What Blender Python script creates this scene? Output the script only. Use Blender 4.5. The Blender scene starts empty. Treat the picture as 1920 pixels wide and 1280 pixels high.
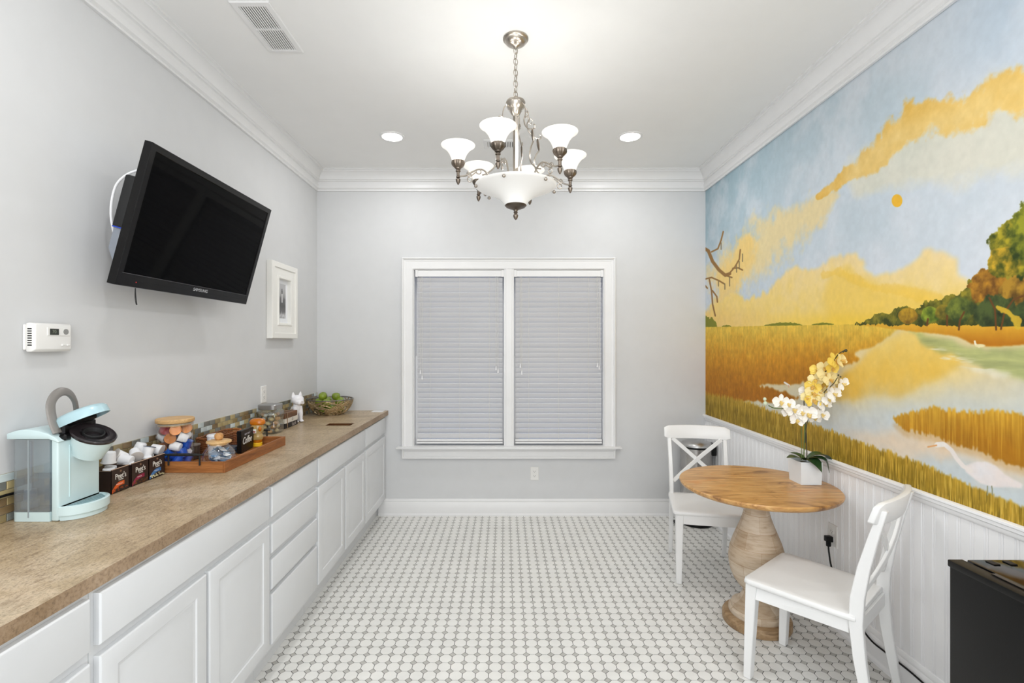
import bpy, bmesh, math, random
import numpy as np
from mathutils import Matrix, Vector
R = random.Random(7)
S = bpy.context.scene
C = S.collection
PI = math.pi

# ---------------------------------------------------------------- camera, world, lights, exposure
H = 1.5; F = 908.0; CX = 946.0; CY = 644.0          # eye height, focal length and vanishing point (1920x1280 frame)
YB = 4.234; XL = -1.64; XR = 1.765; ZC = 3.005; Y0 = -1.2
cam_d = bpy.data.cameras.new('camera'); cam = bpy.data.objects.new('camera', cam_d); C.objects.link(cam)
cam.location = (0, 0, H); cam.rotation_euler = (PI/2, 0, 0)
cam_d.sensor_width = 36; cam_d.lens = 36*F/1920; cam_d.clip_start = 0.02
cam_d.shift_x = (960-CX)/1920; cam_d.shift_y = (CY-640)/1920
S.camera = cam
w = bpy.data.worlds.new('world'); S.world = w; w.use_nodes = True
w.node_tree.nodes['Background'].inputs[0].default_value = (0.55, 0.65, 0.9, 1)
w.node_tree.nodes['Background'].inputs[1].default_value = 0.6
S.view_settings.view_transform = 'Standard'; S.view_settings.look = 'None'
S.view_settings.gamma = 1; S.view_settings.use_curve_mapping = False
S.view_settings.exposure = -0.05
CAN_W = 6.4; BULB_W = .85; SHADE_E = 1.4; REAR_W = 70
CANS_AND_FILL = [(-.817, 3.522), (.913, 3.522), (-.817, 1.25), (.913, 1.25), (-.817, -.4), (.913, -.4)]  # last pair is unseen, added behind the camera as fill, without fixtures
def lamp(name, kind, loc, watts, col=(1, 1, 1), rot=(0, 0, 0), **kw):
    l = bpy.data.lights.new(name, kind); l.energy = watts; l.color = col
    for k, v in kw.items(): setattr(l, k, v)
    o = bpy.data.objects.new(name, l); o.location = loc; o.rotation_euler = rot; C.objects.link(o); return o
for (x, y) in CANS_AND_FILL:
    lamp('can_or_fill_lamp', 'AREA', (x, y, ZC-.012), CAN_W, shape='DISK', size=.13)
# unseen fill panel added behind the camera, for light from the room beyond
lamp('rear_fill_light', 'AREA', (0.05, Y0+.06, 1.75), REAR_W, (.965, .985, 1), (PI/2, 0, 0), shape='RECTANGLE', size=2.6, size_y=2.0)

# ---------------------------------------------------------------- helpers
def lin(c):
    return tuple((v/12.92 if v <= .04045 else ((v+.055)/1.055)**2.4) for v in [x/255 for x in c[:3]]) + (1,)
class NT:
    def __init__(s, name):
        s.m = bpy.data.materials.new(name); s.m.use_nodes = True; s.t = s.m.node_tree; s.n = s.t.nodes
        s.b = s.n['Principled BSDF']; s.out = s.n['Material Output']
    def new(s, typ, **kw):
        x = s.n.new(typ)
        for k, v in kw.items(): setattr(x, k, v)
        return x
    def link(s, a, b): s.t.links.new(a, b)
    def coord(s, scale=(1, 1, 1), rot=(0, 0, 0), gen='Object'):
        tc = s.new('ShaderNodeTexCoord'); mp = s.new('ShaderNodeMapping')
        mp.inputs['Scale'].default_value = scale; mp.inputs['Rotation'].default_value = rot
        s.link(tc.outputs[gen], mp.inputs[0]); return mp.outputs[0]
    def noise(s, vec, scale=5, detail=4, rough=.55, dist=0):
        x = s.new('ShaderNodeTexNoise'); x.inputs['Scale'].default_value = scale; x.inputs['Detail'].default_value = detail
        x.inputs['Roughness'].default_value = rough; x.inputs['Distortion'].default_value = dist
        s.link(vec, x.inputs['Vector']); return x.outputs['Fac']
    def ramp(s, fac, stops):
        x = s.new('ShaderNodeValToRGB'); e = x.color_ramp.elements
        while len(e) < len(stops): e.new(.5)
        for el, (p, c) in zip(e, stops): el.position = p; el.color = lin(c)
        s.link(fac, x.inputs[0]); return x.outputs[0]
    def mix(s, a, b, fac=.5, mode='MIX'):
        x = s.new('ShaderNodeMix', data_type='RGBA', blend_type=mode)
        if hasattr(fac, 'is_linked'): s.link(fac, x.inputs[0])
        else: x.inputs[0].default_value = fac
        s.link(a, x.inputs[6]) if hasattr(a, 'is_linked') else setattr(x.inputs[6], 'default_value', a)
        s.link(b, x.inputs[7]) if hasattr(b, 'is_linked') else setattr(x.inputs[7], 'default_value', b)
        return x.outputs[2]
    def bump(s, h, strength=.2, dist=.002):
        x = s.new('ShaderNodeBump'); x.inputs['Strength'].default_value = strength; x.inputs['Distance'].default_value = dist
        s.link(h, x.inputs['Height']); s.link(x.outputs[0], s.b.inputs['Normal'])
def plain(name, col, rough=.5, metal=0, spec=.5, bump=0, bscale=300, var=.03, coat=0, emit=0, ecol=None, trans=0):
    n = NT(name); b = n.b
    b.inputs['Roughness'].default_value = rough; b.inputs['Metallic'].default_value = metal
    b.inputs['Specular IOR Level'].default_value = spec; b.inputs['Coat Weight'].default_value = coat
    v = n.coord(); f = n.noise(v, 6 if bump == 0 else 9, 3)
    c0 = tuple(max(0, x*(1-var)) for x in col); c1 = tuple(min(255, x*(1+var)) for x in col)
    n.link(n.ramp(f, [(.3, c0), (.7, c1)]), b.inputs['Base Color'])
    if bump: n.bump(n.noise(v, bscale, 2), bump, .001)
    if emit: b.inputs['Emission Color'].default_value = lin(ecol or col); b.inputs['Emission Strength'].default_value = emit
    if trans: b.inputs['Transmission Weight'].default_value = trans
    return n.m
def wood(name, dark, mid, light, axis=1, scale=1., rough=.45, angle=0, coat=0, knots=0):
    n = NT(name); n.b.inputs['Roughness'].default_value = rough; n.b.inputs['Coat Weight'].default_value = coat
    sc = [14*scale]*3; sc[axis] = 1.3*scale
    v = n.coord(sc, (0, 0, angle)); f = n.noise(v, 2.2, 7, .62, .6)
    c = n.ramp(f, [(.28, dark), (.5, mid), (.72, light)])
    f2 = n.noise(n.coord([s*6 for s in sc], (0, 0, angle)), 3, 2)
    c = n.mix(c, n.ramp(f2, [(.35, (150, 140, 130)), (.6, (255, 255, 255))]), .35, 'MULTIPLY')
    if knots:
        k = n.noise(n.coord([s*.35 for s in sc], (0, 0, angle)), 3.4, 2)
        c = n.mix(c, n.ramp(k, [(.2, (255, 255, 255)), (.68, (255, 255, 255)), (.76, (120, 84, 50))]), knots, 'MULTIPLY')
    n.link(c, n.b.inputs['Base Color']); n.bump(f2, .12, .001); return n.m
def thin_glass(name, tint=(255, 255, 255), refl=.06, frost=0):
    n = NT(name); n.n.remove(n.b)
    tr = n.new('ShaderNodeBsdfTransparent'); tr.inputs[0].default_value = lin(tint)
    gl = n.new('ShaderNodeBsdfGlossy'); gl.inputs['Roughness'].default_value = .04
    lw = n.new('ShaderNodeLayerWeight'); lw.inputs[0].default_value = .25
    ma = n.new('ShaderNodeMath', operation='MULTIPLY_ADD'); ma.inputs[1].default_value = .55; ma.inputs[2].default_value = refl
    n.link(lw.outputs['Facing'], ma.inputs[0])
    mx = n.new('ShaderNodeMixShader'); n.link(ma.outputs[0], mx.inputs[0]); n.link(tr.outputs[0], mx.inputs[1]); n.link(gl.outputs[0], mx.inputs[2])
    last = mx.outputs[0]
    if frost:
        df = n.new('ShaderNodeBsdfDiffuse'); df.inputs[0].default_value = lin((225, 230, 232))
        m2 = n.new('ShaderNodeMixShader'); m2.inputs[0].default_value = frost
        n.link(last, m2.inputs[1]); n.link(df.outputs[0], m2.inputs[2]); last = m2.outputs[0]
    n.link(last, n.out.inputs[0]); return n.m

class MB:
    def __init__(s): s.v = []; s.f = []; s.M = None; s.mi = []; s.k = 0
    def add(s, vs, fs):
        b = len(s.v)
        for p in vs:
            p = Vector(p); s.v.append(tuple(s.M @ p) if s.M is not None else tuple(p))
        for f in fs: s.f.append(tuple(i+b for i in f)); s.mi.append(s.k)
        return s
    def box(s, x0, x1, y0, y1, z0, z1):
        x0, x1 = sorted((x0, x1)); y0, y1 = sorted((y0, y1)); z0, z1 = sorted((z0, z1))
        vs = [(x, y, z) for z in (z0, z1) for y in (y0, y1) for x in (x0, x1)]
        return s.add(vs, [(0, 2, 3, 1), (4, 5, 7, 6), (0, 1, 5, 4), (2, 6, 7, 3), (0, 4, 6, 2), (1, 3, 7, 5)])
    def rings(s, rings, cap0=True, cap1=True, closed=True):
        n = len(rings[0]); vs = [p for r in rings for p in r]; fs = []
        for i in range(len(rings)-1):
            for j in range(n if closed else n-1):
                k = (j+1) % n; fs.append((i*n+j, i*n+k, (i+1)*n+k, (i+1)*n+j))
        if cap0: fs.append(tuple(reversed(range(n))))
        if cap1: fs.append(tuple((len(rings)-1)*n+j for j in range(n)))
        return s.add(vs, fs)
    def lathe(s, prof, c=(0, 0, 0), n=32, mod=None, cap0=True, cap1=True, sx=1, sy=1):
        rs = []
        for i, (r, z) in enumerate(prof):
            r = max(r, 1e-4)
            rs.append([(c[0]+sx*r*(mod(i, j) if mod else 1)*math.cos(2*PI*j/n), c[1]+sy*r*(mod(i, j) if mod else 1)*math.sin(2*PI*j/n), c[2]+z) for j in range(n)])
        return s.rings(rs, cap0, cap1)
    def tube(s, pts, r, n=8, caps=True, flat=1., closed=False):
        pts = [Vector(p) for p in pts]; m = len(pts); rr = r if isinstance(r, (list, tuple)) else [r]*m
        up = None; rs = []
        for i, p in enumerate(pts):
            if closed: t = pts[(i+1) % m]-pts[i-1]
            else: t = pts[min(i+1, m-1)]-pts[max(i-1, 0)]
            if t.length < 1e-9: t = Vector((0, 0, 1))
            t.normalize()
            if up is None:
                up = Vector((0, 0, 1)) if abs(t.z) < .9 else Vector((1, 0, 0))
            a = t.cross(up)
            if a.length < 1e-6: a = t.cross(Vector((0, 1, 0)))
            a.normalize(); up = a.cross(t).normalized()
            rs.append([tuple(p+a*(rr[i]*math.cos(2*PI*j/n))+up*(rr[i]*flat*math.sin(2*PI*j/n))) for j in range(n)])
        if closed: rs.append(rs[0]); caps = False
        return s.rings(rs, caps, caps)
    def prism(s, poly, ax, a, b):
        def P(q, t):
            return {'x': (t, q[0], q[1]), 'y': (q[0], t, q[1]), 'z': (q[0], q[1], t)}[ax]
        return s.rings([[P(q, a) for q in poly], [P(q, b) for q in poly]])
    def loft(s, rects, ax='x', cap0=True, cap1=True):
        # nested rectangles: (a0, a1, b0, b1, depth) in the plane across ax
        rs = []
        for (a0, a1, b0, b1, d) in rects:
            q = [(a0, b0), (a1, b0), (a1, b1), (a0, b1)]
            rs.append([{'x': (d, u, v), 'y': (u, d, v), 'z': (u, v, d)}[ax] for u, v in q])
        return s.rings(rs, cap0, cap1)
    def sphere(s, c, r, n=16, m=10, sc=(1, 1, 1)):
        rs = [[(c[0]+sc[0]*r*math.sin(PI*i/m)*math.cos(2*PI*j/n), c[1]+sc[1]*r*math.sin(PI*i/m)*math.sin(2*PI*j/n), c[2]-sc[2]*r*math.cos(PI*i/m)) for j in range(n)] for i in range(1, m)]
        return s.rings(rs)
WM = {}
def wmat(o):
    return WM.get(o.name, Matrix.Identity(4)) if o is not None else Matrix.Identity(4)
def obj(name, mb, mat, parent=None, world=True, bevel=0, seg=1, smooth=35, sub=0):
    me = bpy.data.meshes.new(name); me.from_pydata(mb.v, [], mb.f)
    mats = mat if isinstance(mat, (list, tuple)) else [mat]
    for m in mats: me.materials.append(m)
    if len(mats) > 1: me.polygons.foreach_set('material_index', mb.mi)
    bm = bmesh.new(); bm.from_mesh(me)
    bmesh.ops.recalc_face_normals(bm, faces=bm.faces)
    if bevel:
        es = [e for e in bm.edges if len(e.link_faces) == 2 and e.calc_face_angle(0) > math.radians(40)]
        bmesh.ops.bevel(bm, geom=es, offset=bevel, segments=seg, affect='EDGES', profile=.5, clamp_overlap=True)
    if parent is not None and world:
        bm.transform(wmat(parent).inverted())
    for f in bm.faces: f.smooth = smooth > 0
    for e in bm.edges:
        e.smooth = len(e.link_faces) == 2 and e.calc_face_angle(0) < math.radians(smooth)
    bm.to_mesh(me); bm.free()
    o = bpy.data.objects.new(name, me); C.objects.link(o)
    if parent is not None: o.parent = parent; WM[o.name] = wmat(parent)
    if sub:
        m = o.modifiers.new('s', 'SUBSURF'); m.levels = sub; m.render_levels = sub
    return o
def thing(name, label, cat, loc=(0, 0, 0), rz=0, group=None):
    o = bpy.data.objects.new(name, None); C.objects.link(o); o.empty_display_size = .05
    o.location = loc; o.rotation_euler = (0, 0, rz); o['label'] = label; o['category'] = cat
    if group: o['group'] = group
    WM[o.name] = Matrix.Translation(loc) @ Matrix.Rotation(rz, 4, 'Z'); return o
def tag(o, label=None, cat=None, group=None, kind=None):
    for k, v in (('label', label), ('category', cat), ('group', group), ('kind', kind)):
        if v: o[k] = v
    return o
def struct(name, mb, mat, label=None, parent=None, **kw):
    o = obj(name, mb, mat, parent, **kw)
    if parent is None: o['kind'] = 'structure'
    if label: o['label'] = label
    return o
def dup(root, loc, rz=None, label=None):
    r = root.copy(); C.objects.link(r); r.location = loc
    if rz is not None: r.rotation_euler = (0, 0, rz)
    if label: r['label'] = label
    for ch in list(root.children):
        c = ch.copy(); C.objects.link(c); c.parent = r
        for g in ch.children:
            d = g.copy(); C.objects.link(d); d.parent = c
    return r
def share(name, me, loc, parent=None, rot=(0, 0, 0)):
    o = bpy.data.objects.new(name, me); C.objects.link(o); o.location = loc; o.rotation_euler = rot
    if parent is not None: o.parent = parent
    return o
def px(x, y, Y):                                   # where a sight line meets the plane at depth Y
    return ((x-CX)*Y/F, Y, H-(y-CY)*Y/F)
def smooth_pts(P, k=6):
    P = [Vector(p) for p in P]; out = []
    for i in range(len(P)-1):
        a, b, c, d = P[max(i-1, 0)], P[i], P[i+1], P[min(i+2, len(P)-1)]
        for j in range(k):
            t = j/k
            out.append(.5*((2*b)+(c-a)*t+(2*a-5*b+4*c-d)*t*t+(3*b-a-3*c+d)*t**3))
    out.append(P[-1]); return out
def text_mesh(name, s, size, M, mat, parent, ext=.0004, sx=1., align='CENTER', spacing=1.):
    cu = bpy.data.curves.new(name, 'FONT'); cu.body = s; cu.size = size; cu.extrude = ext; cu.align_x = align; cu.align_y = 'CENTER'
    cu.resolution_u = 3; cu.space_character = spacing
    t = bpy.data.objects.new(name, cu); dg = bpy.context.evaluated_depsgraph_get()
    me = bpy.data.meshes.new_from_object(t); bpy.data.objects.remove(t)
    me.transform(Matrix.Scale(sx, 4, (1, 0, 0))); me.transform(wmat(parent).inverted() @ M); me.materials.clear(); me.materials.append(mat)
    o = bpy.data.objects.new(name, me); C.objects.link(o); o.parent = parent; return o
def basis(o, u, v, n):                              # local x,y,z -> world u,v,n at o
    return Matrix(((u[0], v[0], n[0], o[0]), (u[1], v[1], n[1], o[1]), (u[2], v[2], n[2], o[2]), (0, 0, 0, 1)))

# ---------------------------------------------------------------- materials
WALL = plain('wall_paint', (211, 212, 213), .6, var=.006, bump=.05, bscale=160)
CEIL = plain('ceiling_paint', (240, 240, 239), .75, var=.004)
TRIM = plain('trim_paint', (232, 232, 232), .35, var=.006)
TRIM_LIT = plain('trim_paint_lit', (248, 248, 249), .35, var=.004)  # trim paint lightened, making up in colour for weak light on the right
CABW = plain('cabinet_white', (220, 222, 224), .35, var=.006)
CHAIRW = plain('chair_white', (236, 236, 235), .3, var=.006)
BLACK = plain('black_plastic', (11, 11, 12), .4, var=.1, spec=.25)
GLOSSB = plain('gloss_black', (8, 8, 9), .08, var=.1, spec=.4)
MATB = plain('matte_black', (20, 20, 21), .7, var=.1)
DARKGAP = plain('dark_gap', (18, 17, 16), .9, var=.1)
NICKEL = plain('brushed_nickel', (176, 168, 158), .28, 1, var=.1)
NICKELD = plain('aged_nickel', (118, 108, 98), .38, 1, var=.25)
STEEL = plain('stainless_steel', (178, 176, 174), .22, 1, var=.05)
PLATE = plain('outlet_plastic', (232, 231, 228), .35, var=.005)
WHITEPL = plain('white_plastic', (236, 236, 238), .35, var=.01)
GLASS = thin_glass('clear_glass')
AQUA = plain('aqua_plastic', (202, 222, 224), .28, var=.012)
AQUAD = plain('aqua_lid', (172, 202, 210), .25, var=.012)
BAMBOO = wood('bamboo', (196, 150, 96), (217, 175, 118), (232, 196, 142), 0, 1.2, .5)
# ================================================================= room shell
KW = dict(bevel=0)
m = MB().box(XL-.3, XR+.3, Y0-.2, YB+.2, -.12, -.0014)
GROUT = plain('grout', (44, 42, 40), .85, var=.08)
floor = struct('floor', m, GROUT, 'white octagon mosaic floor with small grey dots')
struct('ceiling', MB().box(XL-.2, XR+.2, Y0-.2, YB+.2, ZC, ZC+.1), CEIL)
struct('wall_left', MB().box(XL-.15, XL, Y0, YB, 0, ZC), WALL)
wl, wr, wb_, wt = -.79, .875, .61, 2.165         # window opening
m = MB().box(XL, wl, YB, YB+.15, 0, ZC).box(wr, XR, YB, YB+.15, 0, ZC).box(wl, wr, YB, YB+.15, 0, wb_).box(wl, wr, YB, YB+.15, wt, ZC)
struct('wall_back', m, WALL)
struct('wall_front', MB().box(XL, XR, Y0-.15, Y0, 0, ZC), WALL)
wall_right = struct('wall_right', MB().box(XR, XR+.15, Y0, YB, 0, ZC), WALL)

# ---- floor mosaic
P_ = .05929; OX = -.0133; OY = 2.1906
OCT = plain('octagon_tile', (233, 232, 228), .32, var=.02, coat=.1)
DOT = plain('dot_tile', (188, 186, 181), .35, var=.04)
def octa(r, c, x, y, z0, z1, bev=.0008):
    q = [(-r+c, -r), (r-c, -r), (r, -r+c), (r, r-c), (r-c, r), (-r+c, r), (-r, r-c), (-r, -r+c)]
    k = (r-bev)/r
    return [[(x+a, y+b, z0) for a, b in q], [(x+a, y+b, z1-bev) for a, b in q], [(x+a*k, y+b*k, z1) for a, b in q]]
tm = MB(); tm.rings(octa(P_/2-.0012, P_*.27, 0, 0, -.003, 0), cap0=False)
_o = obj('tile', tm, OCT, floor); tile_me = _o.data; bpy.data.objects.remove(_o)
cells = []
for j in range(-57, 36):
    for i in range(-19, 31):
        x = OX+(i+.5)*P_; y = OY+j*P_
        if -1.15 < x-P_/2 and x-P_/2 < XR-.03 and y-P_/2 < YB-.016 and y > Y0+.01: cells.append((x, y))
def vis(c):
    x, y = c; a, b = CX+x*F/y, CY+H*F/y
    occl = (x > 1.06 and y < 2.45)
    return (0 if (-20 < a < 1760 and b < 1290) else 1, 1 if occl else 0, y)
cells.sort(key=vis)
for (x, y) in cells[:300]: share('tile', tile_me, (x, y, R.uniform(-.0003, .0002)), floor)
m = MB()
for (x, y) in cells[300:]: m.rings(octa(P_/2-.0012, P_*.27, x, y, -.003, R.uniform(-.0003, .0002)), cap0=False)
tag(obj('octagon_mosaic', m, OCT, floor), kind='stuff')
m = MB()
for j in range(-57, 36):
    for i in range(-19, 31):
        x = OX+i*P_; y = OY+(j-.5)*P_
        if -1.14 < x < XR-.01 and Y0+.01 < y < YB:
            h = P_*.27-.0008; q = [(0, -h), (h, 0), (0, h), (-h, 0)]; k = .95
            m.rings([[(x+a, y+b, -.003) for a, b in q], [(x+a, y+b, -.0012) for a, b in q], [(x+a*k, y+b*k, -.0004) for a, b in q]], cap0=False)
tag(obj('accent_dots', m, DOT, floor), 'small grey diamond dots between the octagons', kind='stuff')

# ---- crown moulding (profile: distance from wall, height below ceiling)
CR = [(0, -.176), (.014, -.176), (.014, -.166), (.010, -.160), (.022, -.152), (.024, -.125), (.016, -.122), (.016, -.096), (.026, -.092), (.026, -.084), (.034, -.080), (.036, -.070), (.042, -.054), (.055, -.036), (.072, -.024), (.080, -.022), (.080, -.012), (.0927, -.008), (.0927, 0), (0, 0)]
def sweep(prof, z0, path):
    # path: list of functions mapping distance-from-wall d to (x,y)
    m = MB(); m.rings([[(*p(d), z0+z) for d, z in prof] for p in path]); return m
yl = Y0
struct('trim_1', sweep(CR, ZC, [lambda d: (XL+d, yl), lambda d: (XL+d, YB-d)]), TRIM, 'white stepped crown moulding along the left wall', smooth=25)
struct('trim_2', sweep(CR, ZC, [lambda d: (XL+d, YB-d), lambda d: (XR-.01-d, YB-d)]), TRIM, 'white stepped crown moulding above the window wall', smooth=25)
struct('trim_3', sweep(CR, ZC, [lambda d: (XR-.01-d, YB-d), lambda d: (XR-.01-d, yl)]), TRIM, 'white stepped crown moulding above the mural', smooth=25)
# ---- baseboards, chair rail
BB = [(0, 0), (.022, 0), (.022, .012), (.016, .02), (.014, .022), (.014, .112), (.010, .118), (.012, .128), (.006, .143), (0, .145)]
struct('baseboard_back', sweep(BB, 0, [lambda d: (-1.1, YB-d), lambda d: (XR-.01-d, YB-d)]), TRIM)
BB2 = [(d, z*1.04) for d, z in BB]
struct('baseboard_right', sweep(BB2, 0, [lambda d: (XR-.01-d, YB-d), lambda d: (XR-.01-d, Y0)]), TRIM_LIT)
RAIL = [(0, -.05), (.006, -.05), (.010, -.044), (.010, -.032), (.018, -.026), (.018, -.014), (.024, -.010), (.024, -.002), (.020, 0), (0, 0)]
struct('trim_4', sweep(RAIL, .882, [lambda d: (XR-.008-d, YB), lambda d: (XR-.008-d, Y0)]), TRIM_LIT, 'white chair rail between beadboard and mural')
# ---- beadboard planks
bw = .0535
prof = [(0, 0), (0, .006), (.0015, .0095), (.037, .0095), (.0385, .006), (.040, .006), (.0415, .009), (.0445, .0095), (.0475, .009), (.049, .006), (.0505, .006), (.0535, .0095), (.0535, 0)]
pm = MB(); pm.prism([(-b, a) for a, b in prof], 'z', .145, .836)
_o = obj('beadboard_plank', pm, TRIM_LIT, smooth=20); plank_me = _o.data; bpy.data.objects.remove(_o)
y = YB-bw; i = 0
while y > Y0+bw:
    share('beadboard_plank', plank_me, (XR, y, 0), wall_right); y -= bw
obj('wainscot_panel', MB().box(XR-.0095, XR, Y0, y+bw, .145, .836), TRIM_LIT, wall_right)

# ---- mural, painted on the wall
def vnoise(shape, gy, gx, seed):
    r = np.random.RandomState(seed); g = r.rand(int(gy)+3, int(gx)+3)
    yy = np.linspace(0, gy, shape[0]); xx = np.linspace(0, gx, shape[1])
    iy = yy.astype(int); ix = xx.astype(int); fy = (yy-iy)[:, None]; fx = (xx-ix)[None, :]
    fy = fy*fy*(3-2*fy); fx = fx*fx*(3-2*fx)
    a = g[np.ix_(iy, ix)]; b = g[np.ix_(iy, ix+1)]; c = g[np.ix_(iy+1, ix)]; d = g[np.ix_(iy+1, ix+1)]
    return (a*(1-fx)+b*fx)*(1-fy)+(c*(1-fx)+d*fx)*fy
def fbm(shape, gy, gx, seed, o=5):
    s = 0; a = 1; t = 0
    for k in range(o):
        s = s+a*vnoise(shape, gy*2**k, gx*2**k, seed+k*13); t += a; a *= .55
    return s/t
def blur(a, k):
    if k < 1: return a
    for ax in (0, 1):
        for _ in range(2):
            p = np.pad(a, [(k+1, k) if q == ax else (0, 0) for q in (0, 1)], mode='edge'); cs = np.cumsum(p, axis=ax)
            n = a.shape[ax]; a = (np.take(cs, range(2*k+1, 2*k+1+n), ax)-np.take(cs, range(0, n), ax))/(2*k+1)
    return a
ZM0, ZM1 = .88, 2.835; YM0, YM1 = .97, YB
def paint():
    Hh, Ww = 900, 1500
    Zw = np.linspace(ZM0, ZM1, Hh)[:, None]*np.ones((1, Ww)); Yw = np.linspace(YM1, YM0, Ww)[None, :]*np.ones((Hh, 1))
    X = CX+(XR-.008)*F/Yw; Y = CY-(Zw-H)*F/Yw
    X = np.minimum(X, 2600)
    sh = (Hh, Ww)
    n1 = fbm(sh, 10, 20, 1); n2 = fbm(sh, 26, 52, 2); n3 = fbm(sh, 70, 140, 3, 4); n4 = fbm(sh, 10, 20, 4)
    st = fbm(sh, 16, 700, 5, 2); st2 = fbm(sh, 60, 300, 6, 3); hz = fbm(sh, 90, 22, 8, 4)
    def inpoly(P, jx=0, jy=0, na=None, nb=None):
        x = X+(jx*(na-.5)*2 if jx else 0); y = Y+(jy*(nb-.5)*2 if jy else 0)
        m = np.zeros(sh, bool); n = len(P)
        for i in range(n):
            (x1, y1), (x2, y2) = P[i], P[(i+1) % n]
            if y1 == y2: continue
            c = (y1 > y) != (y2 > y)
            m ^= c & (x < (x2-x1)*(y-y1)/(y2-y1)+x1)
        return m.astype(float)
    img = np.zeros((Hh, Ww, 3))
    def lay(mask, col):
        c = np.array(col, float) if not isinstance(col, np.ndarray) else col
        img[:] = img*(1-mask[..., None])+c*mask[..., None]
    def grad(t, a, b): t = np.clip(t, 0, 1)[..., None]; return np.array(a, float)*(1-t)+np.array(b, float)*t
    def sm(a, b, v): t = np.clip((v-a)/(b-a), 0, 1); return t*t*(3-2*t)
    # sky
    d = np.hypot((X-1320)/420, (Y-340)/260)
    img[:] = grad(d*.75+(n1-.5)*.5, (150, 178, 190), (208, 215, 222))
    lay(sm(1650, 1950, X)*sm(330, 40, Y)*.65, (170, 189, 206))
    lay(sm(.42, .75, n1)*.4, (216, 220, 226))
    lay(sm(430, 540, Y)*.5, (216, 221, 230)); lay(sm(2.0, .6, np.hypot((X-1640)/190, (Y-400)/120))*.5, (218, 224, 232))
    # peach haze at left
    def seg(P):
        best = np.full(sh, 1e9); wid = np.zeros(sh)
        for (x1, y1, w1), (x2, y2, w2) in zip(P[:-1], P[1:]):
            dx, dy = x2-x1, y2-y1; t = np.clip(((X-x1)*dx+(Y-y1)*dy)/(dx*dx+dy*dy), 0, 1)
            dd = np.hypot(X-x1-t*dx, Y-y1-t*dy)/(w1+(w2-w1)*t); k = dd < best; best = np.where(k, dd, best)
        return best
    s1 = seg([(1360, 520, 40), (1440, 450, 45), (1520, 400, 30), (1560, 365, 12)])+(n2-.5)*1.4
    lay(sm(1.35, .35, s1)*.8, (240, 214, 150))
    s1 = seg([(1340, 600, 20), (1360, 570, 25), (1370, 520, 24), (1400, 460, 22)])+(n2-.5)*1.2
    lay(sm(1.4, .5, s1)*.75, (244, 206, 120))
    s2 = seg([(1535, 368, 5), (1590, 330, 13), (1650, 290, 20), (1690, 240, 30), (1740, 215, 36), (1800, 215, 34), (1860, 185, 32), (1930, 165, 40), (2200, 60, 60)])
    s2 = s2+(n2-.5)*1.5+(n3-.5)*.5
    lay(sm(1.25, .7, s2)*.92, grad(n2*1.6-.35+(n3-.5)*.3, (228, 178, 72), (242, 202, 112)))
    lay(sm(2.4, 1.2, seg([(1620, 330, 20), (1700, 290, 30), (1800, 270, 40), (1900, 230, 50)])+(n2-.5))*.35, (240, 220, 165))
    # large cloud bank
    CB = [(1300, 640), (1318, 590), (1345, 566), (1372, 552), (1400, 562), (1440, 548), (1458, 520), (1490, 497), (1515, 508), (1545, 490), (1575, 480), (1605, 476), (1622, 500), (1640, 520), (1668, 512), (1700, 498), (1722, 490), (1732, 468), (1765, 470), (1790, 480), (1800, 512), (1822, 530), (1850, 545), (1830, 640)]
    cm = blur(inpoly(CB, 9, 12, n3, n2), 4)
    cc = grad((Y-470)/150+(n2-.5)*.7, (242, 216, 158), (246, 212, 112))
    lay(cm*.95, cc)
    CB2 = [(1540, 560), (1560, 512), (1590, 500), (1630, 530), (1660, 548), (1690, 540), (1730, 545), (1760, 560), (1790, 558), (1825, 590), (1700, 620), (1560, 620)]
    lay(blur(inpoly(CB2, 14, 14, n3, n2), 9)*.5, (242, 200, 72)); lay(cm*sm(1.2, .5, (n2-.5)*1.5+seg([(1545, 516, 6), (1575, 508, 8), (1600, 522, 9), (1640, 540, 9), (1700, 545, 12), (1740, 560, 14), (1790, 570, 12)])+(n3-.5))*.45, (242, 196, 66))
    lay(sm(575, 605, Y)*sm(1340, 1600, X)*cm*.7, (246, 205, 70))
    lay(sm(1500, 1340, X)*sm(560, 610, Y)*cm*.5, (238, 196, 130))
    # sun
    lay(sm(1.1, .95, np.hypot((X-1682)/9.8, (Y-376)/11.8)), (238, 184, 52))
    # far shore shrubs + marsh
    hy = 613-(X-1320)*.018
    for (a, b, h) in ((1430, 1506, 8), (1520, 1566, 6), (1306, 1345, 20), (1352, 1372, 5)):
        u = (X-(a+b)/2)/((b-a)/2); lay((sm(1, .9, np.abs(u)+(n3-.5)*.3)*(Y > hy-h*np.sqrt(np.clip(1-u*u, 0, 1))*(.7+.6*n3)+2)), (128, 130, 40))
    field = (Y > hy).astype(float)
    t_ = (Y-612)/125+(n2-.5)*.3
    fc = grad(t_*2, (226, 190, 74), (204, 142, 36)); k2 = np.clip(t_*2-1, 0, 1)[..., None]; fc = fc*(1-k2)+np.array((172, 108, 20.))*k2
    fc = fc*(.94+.12*st2[..., None])*(.93+.14*n3[..., None])*(.94+.12*st[..., None])
    lay(field, fc)
    # water
    WT = [(1690, 611), (1668, 626), (1655, 640), (1640, 652), (1598, 660), (1612, 672), (1590, 684), (1556, 688), (1540, 700), (1500, 720), (1424, 722), (1470, 736), (1500, 745), (1470, 757), (1410, 752), (1318, 760), (1318, 900), (2600, 1500), (2600, 640), (1920, 645), (1850, 650), (1820, 642), (1795, 628), (1740, 624)]
    wm_ = blur(inpoly(WT, 14, 5, n3, n2), 2)
    wc = grad((Y-690)/110+(n1-.5)*.5, (226, 208, 160), (208, 214, 214)); lay(wm_, wc)
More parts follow.
